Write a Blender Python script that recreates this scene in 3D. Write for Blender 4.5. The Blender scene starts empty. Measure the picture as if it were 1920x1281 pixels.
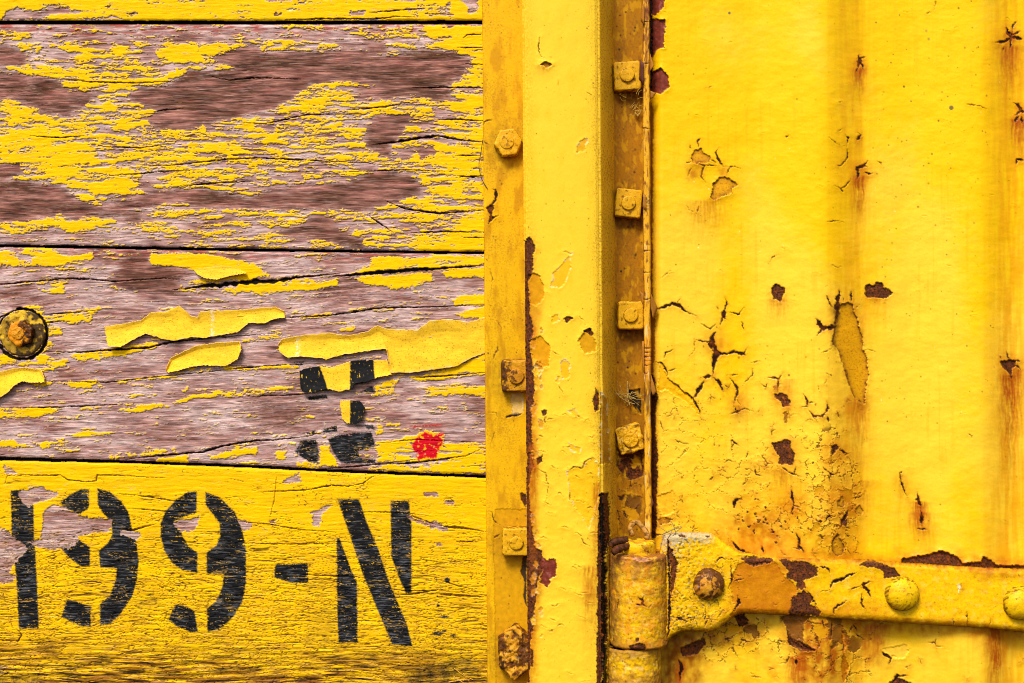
import bpy, bmesh, math, random
import numpy as np
from mathutils import Vector

S = bpy.context.scene
COL = S.collection
random.seed(7)

# ------------------------------------------------------------------ camera, light, exposure
DIST = 1.2            # metres from the boards to the lens
PX = 0.0005           # one photo pixel is half a millimetre on the wagon side
cam_d = bpy.data.cameras.new('camera')
cam = bpy.data.objects.new('camera', cam_d); COL.objects.link(cam)
cam.location = (0, -DIST, 0); cam.rotation_euler = (math.radians(90), 0, 0)
cam_d.sensor_width = 36.0
cam_d.lens = 36.0 * DIST / (1920 * PX)
cam_d.clip_start = 0.01; cam_d.clip_end = 100
S.camera = cam

SUN_EL, SUN_AZ = 50.0, -24.0     # degrees; azimuth measured from the camera's direction, negative = left
w = bpy.data.worlds.new('World'); S.world = w; w.use_nodes = True
nt = w.node_tree; nt.nodes.clear()
sky = nt.nodes.new('ShaderNodeTexSky'); sky.sky_type = 'NISHITA'; sky.sun_disc = False
sky.sun_elevation = math.radians(SUN_EL); sky.sun_rotation = math.radians(180 - SUN_AZ)
sky.air_density = 1.0; sky.dust_density = 4.0; sky.ozone_density = 1.0
hs = nt.nodes.new('ShaderNodeHueSaturation'); hs.inputs['Saturation'].default_value = 0.12
bg = nt.nodes.new('ShaderNodeBackground'); bg.inputs['Strength'].default_value = 0.07
wo = nt.nodes.new('ShaderNodeOutputWorld')
nt.links.new(sky.outputs[0], hs.inputs['Color']); nt.links.new(hs.outputs[0], bg.inputs[0]); nt.links.new(bg.outputs[0], wo.inputs[0])

sl = bpy.data.lights.new('sun', 'SUN'); sl.energy = 1.5; sl.angle = math.radians(16); sl.color = (1, 0.96, 0.9)
so = bpy.data.objects.new('sun', sl); COL.objects.link(so)
e, a = math.radians(SUN_EL), math.radians(SUN_AZ)
sdir = Vector((math.sin(a) * math.cos(e), -math.cos(a) * math.cos(e), math.sin(e)))
so.rotation_euler = (-sdir).to_track_quat('-Z', 'Y').to_euler(); so.location = sdir * 5

S.view_settings.view_transform = 'Standard'; S.view_settings.look = 'None'
S.view_settings.gamma = 1; S.view_settings.use_curve_mapping = False
S.view_settings.exposure = 1.3
S.render.engine = 'CYCLES'
S.cycles.max_bounces = 6
S.cycles.filter_width = 0.95

# ------------------------------------------------------------------ small tools
GAIN = 1.4            # what white paint facing the camera comes out as
f32 = np.float32

def A(r, g, b):
    """sRGB colour as it looks in full light -> linear base colour"""
    v = np.array([r, g, b]) / 255.0
    return np.where(v <= .04045, v / 12.92, ((v + .055) / 1.055) ** 2.4) / GAIN

YEL = np.array([0.80, 0.465, 0.0015])
YEL_OLD = np.array([0.60, 0.28, 0.003])
GOLD = np.array([0.80, 0.46, 0.020])
RUST = np.array([0.085, 0.025, 0.006])
RUST_DK = np.array([0.018, 0.005, 0.003])
RUST_OR = np.array([0.38, 0.085, 0.003])
RED_RUST = np.array([0.16, 0.030, 0.016])
BLACK = np.array([0.011, 0.0105, 0.011])
PRIMER = A(188, 162, 166)
CREAM = A(250, 235, 200)
WOOD_L = A(226, 192, 184)
WOOD_M = A(194, 146, 136)
WOOD_D = A(134, 88, 72)

def _hash(ix, iy, seed):
    h = (ix.astype(np.int64) * 374761393 + iy.astype(np.int64) * 668265263 + seed * 1274126177) & 0xFFFFFFFF
    h = ((h ^ (h >> 13)) * 1274126177) & 0xFFFFFFFF
    h = ((h ^ (h >> 16)) * 2246822519) & 0xFFFFFFFF
    return ((h ^ (h >> 15)) & 0xFFFFFF).astype(f32) / f32(0xFFFFFF)

def noise(x, y, seed=0):
    ix = np.floor(x); iy = np.floor(y); fx = (x - ix).astype(f32); fy = (y - iy).astype(f32)
    u = fx * fx * fx * (fx * (fx * 6 - 15) + 10); v = fy * fy * fy * (fy * (fy * 6 - 15) + 10)
    def g(dx, dy):
        t = _hash(ix + dx, iy + dy, seed) * f32(6.2831853)
        return np.cos(t) * (fx - dx) + np.sin(t) * (fy - dy)
    a = g(0, 0); b = g(1, 0); c = g(0, 1); d = g(1, 1)
    return ((a + (b - a) * u) * (1 - v) + (c + (d - c) * u) * v) * f32(1.5)

def fbm(x, y, seed=0, octv=4, gain=.5):
    t = 0; amp = 1.0; tot = 0
    for o in range(octv):
        t = t + amp * noise(x * 2 ** o + 17.3 * o, y * 2 ** o + 9.1 * o, seed + o); tot += amp; amp *= gain
    return t / tot * 1.3

def cells(x, y, seed=0):
    """random id of the nearest jittered cell, and distance to the cell's border"""
    ix = np.floor(x); iy = np.floor(y)
    f1 = np.full(x.shape, 9, f32); f2 = np.full(x.shape, 9, f32); idv = np.zeros(x.shape, f32)
    for dx in (-1, 0, 1):
        for dy in (-1, 0, 1):
            cx = ix + dx; cy = iy + dy
            px = cx + _hash(cx, cy, seed); py = cy + _hash(cx, cy, seed + 91)
            d = np.hypot(px - x, py - y).astype(f32)
            r = _hash(cx, cy, seed + 37)
            near = d < f1
            f2 = np.where(near, f1, np.minimum(f2, d)); idv = np.where(near, r, idv); f1 = np.where(near, d, f1)
    return idv, f2 - f1

def sstep(a, b, x):
    t = np.clip((x - a) / (b - a), 0, 1); return t * t * (3 - 2 * t)

def sdf(x, y, poly):
    p = np.asarray(poly, float); n = len(p)
    d = np.full(x.shape, 1e9); ins = np.zeros(x.shape, bool)
    for i in range(n):
        ax, ay = p[i]; bx, by = p[(i + 1) % n]
        ex, ey = bx - ax, by - ay; L = ex * ex + ey * ey + 1e-9
        t = np.clip(((x - ax) * ex + (y - ay) * ey) / L, 0, 1)
        d = np.minimum(d, (x - ax - ex * t) ** 2 + (y - ay - ey * t) ** 2)
        if ay != by:
            c = ((ay > y) != (by > y)) & (x < ex * (y - ay) / (by - ay) + ax); ins ^= c
    d = np.sqrt(d); return np.where(ins, -d, d)

def pline(x, y, pts):
    """distance to a polyline and the running parameter 0..1 along it"""
    p = np.asarray(pts, float); seg = np.hypot(*(p[1:] - p[:-1]).T); tot = seg.sum(); run = 0
    d = np.full(x.shape, 1e9); par = np.zeros(x.shape)
    for i in range(len(p) - 1):
        ax, ay = p[i]; ex, ey = p[i + 1] - p[i]; L = ex * ex + ey * ey + 1e-9
        t = np.clip(((x - ax) * ex + (y - ay) * ey) / L, 0, 1)
        q = (x - ax - ex * t) ** 2 + (y - ay - ey * t) ** 2
        m = q < d; d = np.where(m, q, d); par = np.where(m, (run + seg[i] * t) / tot, par); run += seg[i]
    return np.sqrt(d), par

def T(reg, pts):
    ox, oy, k = reg
    return [(ox + k * q[0], oy + k * q[1]) for q in pts]
R1 = (0, 0, .375); R2 = (460, 0, .375); R3 = (0, 460, .359); R4 = (460, 460, .359); R5 = (0, 840, .3443); R6 = (460, 840, .3443)
R8 = (890, 0, .3433); R9 = (890, 430, .3433); R10 = (890, 850, .3364)
D1 = (1190, 0, .3903); D2 = (1550, 0, .3903); D3 = (1190, 480, .3903); D4 = (1550, 480, .3903); D5 = (1120, 960, .4167); D6 = (1120, 960, .2506)

def P(px, py, zmm):
    """wagon-side pixel units at height zmm (towards the viewer) -> metres"""
    z = zmm * .001; k = PX * (1 - z / DIST)
    return (px - 960) * k, -z, (640.5 - py) * k

# ------------------------------------------------------------------ materials
def make_material(name, scale=(1, 1, 1), nscale=400., var=.12, bump=.15, bdist=.0004, spec=.35, grain=False):
    m = bpy.data.materials.new(name); m.use_nodes = True
    t = m.node_tree; N = t.nodes; L = t.links
    bs = N['Principled BSDF']
    at = N.new('ShaderNodeAttribute'); at.attribute_name = 'Col'
    ar = N.new('ShaderNodeAttribute'); ar.attribute_name = 'Rough'
    tc = N.new('ShaderNodeTexCoord'); mp = N.new('ShaderNodeMapping'); mp.inputs['Scale'].default_value = scale
    n1 = N.new('ShaderNodeTexNoise'); n1.inputs['Scale'].default_value = nscale; n1.inputs['Detail'].default_value = 5; n1.inputs['Roughness'].default_value = .65
    L.new(tc.outputs['Object'], mp.inputs[0]); L.new(mp.outputs[0], n1.inputs['Vector'])
    mr = N.new('ShaderNodeMapRange'); mr.inputs['From Min'].default_value = .3; mr.inputs['From Max'].default_value = .7
    mr.inputs['To Min'].default_value = 1 - var; mr.inputs['To Max'].default_value = 1 + var * .6
    L.new(n1.outputs[0], mr.inputs[0])
    mx = N.new('ShaderNodeMix'); mx.data_type = 'RGBA'; mx.blend_type = 'MULTIPLY'; mx.inputs[0].default_value = 1
    L.new(at.outputs['Color'], mx.inputs[6]); L.new(mr.outputs[0], mx.inputs[7])
    last = mx.outputs[2]
    if grain:            # fine fibres on the bare, rough wood only
        m2 = N.new('ShaderNodeMapping'); m2.inputs['Scale'].default_value = (.06, 1, 1); m2.inputs['Rotation'].default_value = (0, math.radians(1.0), 0)
        n2 = N.new('ShaderNodeTexNoise'); n2.inputs['Scale'].default_value = 820; n2.inputs['Detail'].default_value = 6; n2.inputs['Roughness'].default_value = .72; n2.inputs['Distortion'].default_value = .25
        L.new(tc.outputs['Object'], m2.inputs[0]); L.new(m2.outputs[0], n2.inputs['Vector'])
        r2 = N.new('ShaderNodeValToRGB'); el = r2.color_ramp.elements
        el[0].position = .34; el[0].color = (.36, .32, .30, 1); el[1].position = .72; el[1].color = (1.38, 1.35, 1.32, 1)
        q = el.new(.46); q.color = (.86, .84, .83, 1); q = el.new(.56); q.color = (1.08, 1.07, 1.07, 1)
        L.new(n2.outputs[0], r2.inputs[0])
        mk = N.new('ShaderNodeMapRange'); mk.inputs['From Min'].default_value = .55; mk.inputs['From Max'].default_value = .75; mk.inputs['To Max'].default_value = .85
        L.new(ar.outputs['Fac'], mk.inputs[0])
        x2 = N.new('ShaderNodeMix'); x2.data_type = 'RGBA'; x2.blend_type = 'MULTIPLY'
        L.new(mk.outputs[0], x2.inputs[0]); L.new(last, x2.inputs[6]); L.new(r2.outputs[0], x2.inputs[7]); last = x2.outputs[2]
    L.new(last, bs.inputs['Base Color'])
    L.new(ar.outputs['Fac'], bs.inputs['Roughness'])
    bs.inputs['Specular IOR Level'].default_value = spec
    bp = N.new('ShaderNodeBump'); bp.inputs['Strength'].default_value = bump; bp.inputs['Distance'].default_value = bdist
    L.new(n1.outputs[0], bp.inputs['Height']); L.new(bp.outputs[0], bs.inputs['Normal'])
    return m

M_WOOD = make_material('flaking_paint_on_wood', scale=(.12, 1, 1), nscale=1500, var=.16, bump=.3, bdist=.0005, spec=.03, grain=True)
M_STEEL = make_material('painted_steel', nscale=900, var=.07, bump=.12, bdist=.0003, spec=.10)
M_RUST = make_material('rough_painted_iron', nscale=1100, var=.16, bump=.3, bdist=.0005, spec=.13)
M_STRAW = make_material('dry_straw', nscale=600, var=.2, bump=.1, spec=.2)

# ------------------------------------------------------------------ sheets: a dense relief with its own colours
class Sheet:
    def __init__(s, x0, x1, y0, y1, step, jag=3.0, seed=1, base=YEL, rough=.45):
        s.x0, s.y0, s.step = x0, y0, step
        s.nx = int((x1 - x0) / step) + 1; s.ny = int((y1 - y0) / step) + 1
        s.X, s.Y = np.meshgrid(x0 + np.arange(s.nx) * step, y0 + np.arange(s.ny) * step)
        s.h = np.zeros(s.X.shape); s.c = np.empty(s.X.shape + (3,)); s.c[:] = base; s.r = np.full(s.X.shape, rough)
        s.wx = s.X + jag * (fbm(s.X / 20, s.Y / 20, seed + 500, 4, .7) + .5 * fbm(s.X / 5, s.Y / 5, seed + 501, 2)); s.wy = s.Y + jag * (fbm(s.X / 20, s.Y / 20, seed + 600, 4, .7) + .5 * fbm(s.X / 5, s.Y / 5, seed + 601, 2))
        s.seed = seed
    def win(s, pts, m):
        p = np.asarray(pts, float)
        i0 = max(0, int((p[:, 0].min() - m - s.x0) / s.step)); i1 = min(s.nx, int((p[:, 0].max() + m - s.x0) / s.step) + 2)
        j0 = max(0, int((p[:, 1].min() - m - s.y0) / s.step)); j1 = min(s.ny, int((p[:, 1].max() + m - s.y0) / s.step) + 2)
        if i1 <= i0 + 1 or j1 <= j0 + 1: return None
        return (slice(j0, j1), slice(i0, i1))
    def tint(s, k, m, col):
        m = np.clip(m, 0, 1)[..., None]
        s.c[k] = s.c[k] * (1 - m) + np.asarray(col) * m
    def poly(s, pts, warp=True, margin=30):
        k = s.win(pts, margin)
        if k is None: return None, None
        X, Y = (s.wx[k], s.wy[k]) if warp else (s.X[k], s.Y[k])
        return k, sdf(X, Y, pts)
    def stain(s, pts, col=RUST_OR, amt=.7, soft=8, down=0):
        k, d = s.poly(pts, margin=soft * 3 + 10)
        if k is None: return
        n = .65 + .6 * fbm(s.X[k] / 14, s.Y[k] / 20, s.seed + 7)
        s.tint(k, amt * sstep(soft, -soft, d) * n, col)
    def streak(s, x, y0, length, wid, amt=.6, col=RUST_OR):
        k = s.win([(x - wid * 4, y0 - 8), (x + wid * 4, y0 + length)], 2)
        if k is None: return
        X, Y = s.X[k], s.Y[k]; t = (Y - y0) / length
        X = X + 4 * fbm(Y / 45, X * 0 + x, s.seed + 13, 3); n = .5 + .8 * fbm(X / 4, Y / 34, s.seed + 11, 3) + .25 * fbm(X / 5, Y / 5, s.seed + 12)
        g = np.exp(-((X - x) / (1.45 * wid * (1 + .4 * np.clip(t, 0, 1)))) ** 2) * sstep(-.02, .04, t) * np.clip(1 - t, 0, 1) ** 1.3
        s.tint(k, 1.7 * amt * g * np.clip(n + .25, 0.15, 1.3), col)
    def patch(s, pts, kind='rust', depth=.7, rim=.5, col=None, halo=0):
        k, d = s.poly(pts)
        if k is None: return
        X, Y = s.X[k], s.Y[k]
        m = sstep(.8, -.8, d)
        s.h[k] += 1.7 * rim * np.exp(-np.clip(d, 0, None) / 5) * (d > 0) * (.7 + .6 * fbm(X / 25, Y / 25, s.seed + 29, 2)) - depth * 1.3 * m
        if halo:
            s.tint(k, halo * np.exp(-np.clip(d, 0, None) / 7) * (d > 0) * (.6 + .6 * fbm(X / 9, Y / 9, s.seed + 3)), RUST_OR)
        n = fbm(X / 9, Y / 9, s.seed + 21, 4); n2 = fbm(X / 3.2, Y / 3.2, s.seed + 22, 3)
        if kind == 'rust':
            c = RUST + (RUST_OR * .6 - RUST) * (sstep(.0, .5, n) * .8)[..., None]; c = c + (RUST_DK - c) * sstep(-.05, .45, n2)[..., None]; c = c + (A(150, 70, 50) - c) * (.5 * sstep(.2, .5, fbm(X / 4.5, Y / 4.5, s.seed + 23, 3)))[..., None]; e = np.exp(np.clip(d, None, 0) / 2.2); c = c + (RUST_DK - c) * (.7 * e * sstep(-.2, .3, n))[..., None]
            s.h[k] += m * (.35 * n + .25 * n2); s.r[k] = s.r[k] * (1 - m) + .75 * m
        elif kind == 'red':
            c = RED_RUST * (1 + .5 * n)[..., None]; c = c + (A(190, 60, 40) - c) * (sstep(.25, .6, n2) * .6)[..., None]
            c = c + (A(170, 110, 110) - c) * (sstep(.2, .7, n) * .5)[..., None]
            s.h[k] += m * .2 * n2
        elif kind == 'old':
            base = YEL_OLD if col is None else col
            c = base * (1 + .15 * n)[..., None]
            e = np.exp(np.clip(d, None, 0) / 3.6)
            c = c + (RUST * 1.1 - c) * np.clip(e * (1 + 1.1 * n), 0, 1)[..., None]; c = c + (RUST_OR - c) * (.6 * sstep(.1, .5, n2))[..., None]
            s.r[k] = s.r[k] * (1 - m) + .6 * m
        else:
            c = np.broadcast_to(np.asarray(col), X.shape + (3,)) * (1 + .2 * n)[..., None]
        s.c[k] = s.c[k] * (1 - m[..., None]) + np.clip(c, 0.002, 1) * m[..., None]
    def chip(s, pts, col=None, depth=.35, edge=.35, pale=.55):
        """a shallow chip down to an older coat, pale at its rim"""
        k, d = s.poly(pts)
        if k is None: return
        m = sstep(.8, -.8, d)
        s.h[k] += edge * np.exp(-np.clip(d, 0, None) / 4) * (d > 0) - depth * m
        n = fbm(s.X[k] / 7, s.Y[k] / 7, s.seed + 31)
        s.tint(k, m * (.75 + .3 * n), YEL_OLD if col is None else col)
        s.tint(k, pale * np.exp(-(d / 1.3) ** 2) * sstep(-.1, .35, fbm(s.X[k] / 12, s.Y[k] / 12, s.seed + 33)), CREAM)
    def crack(s, pts, w=1.6, depth=.8, col=RUST_DK, rim=.25, halo=0, taper=True, jit=1.):
        k = s.win(pts, 26)
        if k is None: return
        X, Y = s.X[k] + .6 * jit * (s.wx[k] - s.X[k]) + 1.15 * jit * fbm(s.X[k] / 6, s.Y[k] / 6, s.seed + 45, 3), s.Y[k] + .6 * jit * (s.wy[k] - s.Y[k]) + 1.15 * jit * fbm(s.X[k] / 6, s.Y[k] / 6, s.seed + 46, 3)
        d, par = pline(X, Y, pts)
        w = .74 * w
        w = w * (1 + .35 * min(max(w - 1.2, 0), 1)); ww = w * (np.clip(np.minimum(par * 1.6, 1 - par) * 2.6, 0.04, 1.15) if taper else 1) * np.clip(.95 + .75 * noise(X / 11, Y / 11, s.seed + 41), .3, 1.6)
        m = sstep(ww + .8, ww - .6, d)
        s.h[k] += rim * np.exp(-np.clip(d - ww, 0, None) / 4.5) * (1 - m) - depth * m
        if halo:
            s.tint(k, halo * np.exp(-np.clip(d - ww, 0, None) / 5) * (.5 + .8 * fbm(X / 8, Y / 8, s.seed + 43)), RUST_OR)
        s.tint(k, m * np.clip(ww / .9, .35, 1), col)
    def spider(s, x, y, size, n=4, w=1.3, halo=.35, rnd=None):
        rnd = rnd or random
        a0 = rnd.uniform(0, 6.28)
        for i in range(n):
            a = a0 + i * 6.28 / n + rnd.uniform(-.5, .5); L = size * rnd.uniform(.5, 1.1); pts = [(x, y)]
            for q in range(3):
                a += rnd.uniform(-.45, .45); pts.append((pts[-1][0] + math.cos(a) * L / 3, pts[-1][1] + math.sin(a) * L / 3))
            pts = [(x - math.cos(a0) * .01, y)] + pts[1:]
            s.crack(pts, w * rnd.uniform(.6, 1.1), .5, halo=halo)
    def crackle(s, pts, sx, sy, wid=.06, amt=.8, soft=25, lift=.3, seed=3, miss=.0, pits=0):
        k, d = s.poly(pts, margin=soft + 10)
        if k is None: return
        X, Y = s.wx[k] + 5 * fbm(s.X[k] / 9, s.Y[k] / 9, seed, 3), s.wy[k] + 5 * fbm(s.X[k] / 9, s.Y[k] / 9, seed + 9, 3)
        idv, b = cells(X / sx, Y / sy, seed)
        reg = sstep(soft, -soft, d)
        on = sstep(-.25, .35, fbm(s.X[k] / (sx * 2.2), s.Y[k] / (sy * 2.2), seed + 5, 3) + (reg - .5) * 1.2 + .0) * (reg > .02)
        line = sstep(wid, wid * .3, b) * on
        s.h[k] += on * lift * (1 - sstep(0, .35, b)) * (1 - line) - .5 * line
        s.tint(k, line * amt, RUST_DK * 1.5)
        if miss:
            mm = (idv < miss) * on * sstep(wid, wid * 1.6, b)
            s.h[k] -= .4 * mm; s.tint(k, mm * .85, YEL_OLD * .9)
            mm2 = (idv < miss * .3) * on; s.tint(k, mm2 * .8, RUST)
    def specks(s, x0, x1, y0, y1, n, r=(.6, 1.6), col=(.04, .025, .015), h=-.05):
        rnd = random.Random(s.seed + n)
        for i in range(n):
            x = rnd.uniform(x0, x1); y = rnd.uniform(y0, y1); q = r[0] + (r[1] - r[0]) * rnd.random() ** 3
            k = s.win([(x, y)], q + 2)
            if k is None: continue
            d = np.hypot(s.X[k] - x, (s.Y[k] - y) * rnd.uniform(.7, 1.2)); m = sstep(q + .8, q - .5, d)
            s.tint(k, m * rnd.uniform(.5, 1), col); s.h[k] += h * m
    def dirt(s, seed, thr=.1, amt=.35, col=(.16, .07, .006), sc=2.6, big=60):
        n = fbm(s.X / sc, s.Y / sc, s.seed + seed, 3) + .9 * fbm(s.X / big, s.Y / big, s.seed + seed + 5, 3)
        s.tint((slice(None), slice(None)), amt * sstep(thr, thr + .7, n), col)
    def build(s, name, mat, parent=None, mapfn=None, z=0., keep=None, mod=None):
        if mapfn is None: x, y, zz = P(s.X, s.Y, z + s.h)
        else: x, y, zz = mapfn(s.X, s.Y, s.h)
        co = np.stack([x, np.broadcast_to(y, x.shape), zz], -1).reshape(-1, 3)
        idx = np.arange(s.nx * s.ny).reshape(s.ny, s.nx)
        q = np.stack([idx[:-1, :-1], idx[1:, :-1], idx[1:, 1:], idx[:-1, 1:]], -1).reshape(-1, 4)
        c = s.c.reshape(-1, 3); r = s.r.reshape(-1)
        if keep is not None:
            kf = (keep[:-1, :-1] & keep[1:, :-1] & keep[1:, 1:] & keep[:-1, 1:]).reshape(-1); q = q[kf]
            used = np.unique(q); remap = np.full(len(co), -1); remap[used] = np.arange(len(used))
            q = remap[q]; co = co[used]; c = c[used]; r = r[used]
        org = co.mean(0) if parent is None else np.zeros(3)
        return mesh_from(name, co, q, c, r, mat, parent, org)

def mesh_from(name, co, quads, c, r, mat, parent=None, org=(0, 0, 0)):
    me = bpy.data.meshes.new(name)
    org = np.asarray(org, float)
    pl = np.array(parent_loc(parent)) if parent else org
    nv = len(co); nq = len(quads)
    me.vertices.add(nv); me.vertices.foreach_set('co', (co - pl).astype(f32).ravel())
    me.loops.add(nq * 4); me.loops.foreach_set('vertex_index', quads.astype(np.int32).ravel())
    me.polygons.add(nq); me.polygons.foreach_set('loop_start', np.arange(0, nq * 4, 4, dtype=np.int32))
    try: me.polygons.foreach_set('loop_total', np.full(nq, 4, np.int32))
    except Exception: pass
    me.update(calc_edges=True)
    colour(me, c, r); me.shade_smooth(); me.materials.append(mat)
    o = bpy.data.objects.new(name, me); COL.objects.link(o)
    if parent: o.parent = parent
    else: o.location = org
    return o

def colour(me, c, r):
    n = len(me.vertices)
    at = me.attributes.new('Col', 'FLOAT_COLOR', 'POINT')
    buf = np.ones((n, 4), f32); buf[:, :3] = np.clip(c, .001, .9); at.data.foreach_set('color', buf.ravel())
    ar = me.attributes.new('Rough', 'FLOAT', 'POINT'); ar.data.foreach_set('value', np.clip(np.broadcast_to(r, n), .05, 1).astype(f32))

def parent_loc(p):
    loc = Vector((0, 0, 0))
    while p is not None: loc = loc + Vector(p.location); p = p.parent
    return loc

def tag(o, label, cat, group=None, kind=None):
    if label: o['label'] = label
    if cat: o['category'] = cat
    if group: o['group'] = group
    if kind: o['kind'] = kind
    return o

def thing(name, loc, label, cat, group=None):
    o = bpy.data.objects.new(name, None); COL.objects.link(o); o.location = loc; o.empty_display_size = .02
    return tag(o, label, cat, group)

def from_bm(name, bm, mat, parent, colfn, disp=.0, dscale=6., seed=5, rough=.5):
    """bm is in millimetres round the parent's origin, x right, y towards viewer negative, z up"""
    bm.normal_update()
    me = bpy.data.meshes.new(name)
    co = np.array([v.co[:] for v in bm.verts]); no = np.array([v.normal[:] for v in bm.verts])
    u = co[:, 0] + .6 * co[:, 1]; v = co[:, 2] + .7 * co[:, 1]
    if disp:
        n = fbm(u / dscale, v / dscale, seed, 4); co = co + no * (n * disp)[:, None]
    c, r = colfn(co, no, u, v)
    for vv, p in zip(bm.verts, co): vv.co = Vector(p) * .001
    bm.to_mesh(me); bm.free(); colour(me, c, r if r is not None else rough); me.shade_smooth(); me.materials.append(mat)
    o = bpy.data.objects.new(name, me); COL.objects.link(o); o.parent = parent
    return o

# ------------------------------------------------------------------ backing frame behind the boards
def box_bm(x0, x1, y0, y1, z0, z1, bevel=0, seg=2):
    bm = bmesh.new()
    vs = [bm.verts.new((x, y, z)) for x in (x0, x1) for y in (y0, y1) for z in (z0, z1)]
    for f in ((0, 1, 3, 2), (4, 6, 7, 5), (0, 4, 5, 1), (2, 3, 7, 6), (0, 2, 6, 4), (1, 5, 7, 3)): bm.faces.new([vs[i] for i in f])
    bmesh.ops.recalc_face_normals(bm, faces=bm.faces)
    if bevel: bmesh.ops.bevel(bm, geom=bm.edges[:], offset=bevel, segments=seg, profile=.5, affect='EDGES')
    return bm
def flat(col, r=.6):
    return lambda co, no, u, v: (np.broadcast_to(np.asarray(col), (len(co), 3)) * (1 + .25 * fbm(u / 9, v / 9, 3))[:, None], r)

_b = from_bm('inner_wall', box_bm(-620, 660, 32, 44, -400, 400), M_WOOD, None, flat((.02, .014, .01), .9))
tag(_b, 'dark inner wall behind the gaps between the boards', None, None, 'structure'); _b.data.materials[0] = M_WOOD

# ------------------------------------------------------------------ wooden planks
def curve_y(X, pts):
    p = np.asarray(pts, float); return np.interp(X, p[:, 0], p[:, 1])

def string(pts, hw=4):
    """a long thin strip around a line"""
    up = [(x, y - hw) for x, y in pts]; dn = [(x, y + hw) for x, y in pts[::-1]]
    return up + dn

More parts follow.
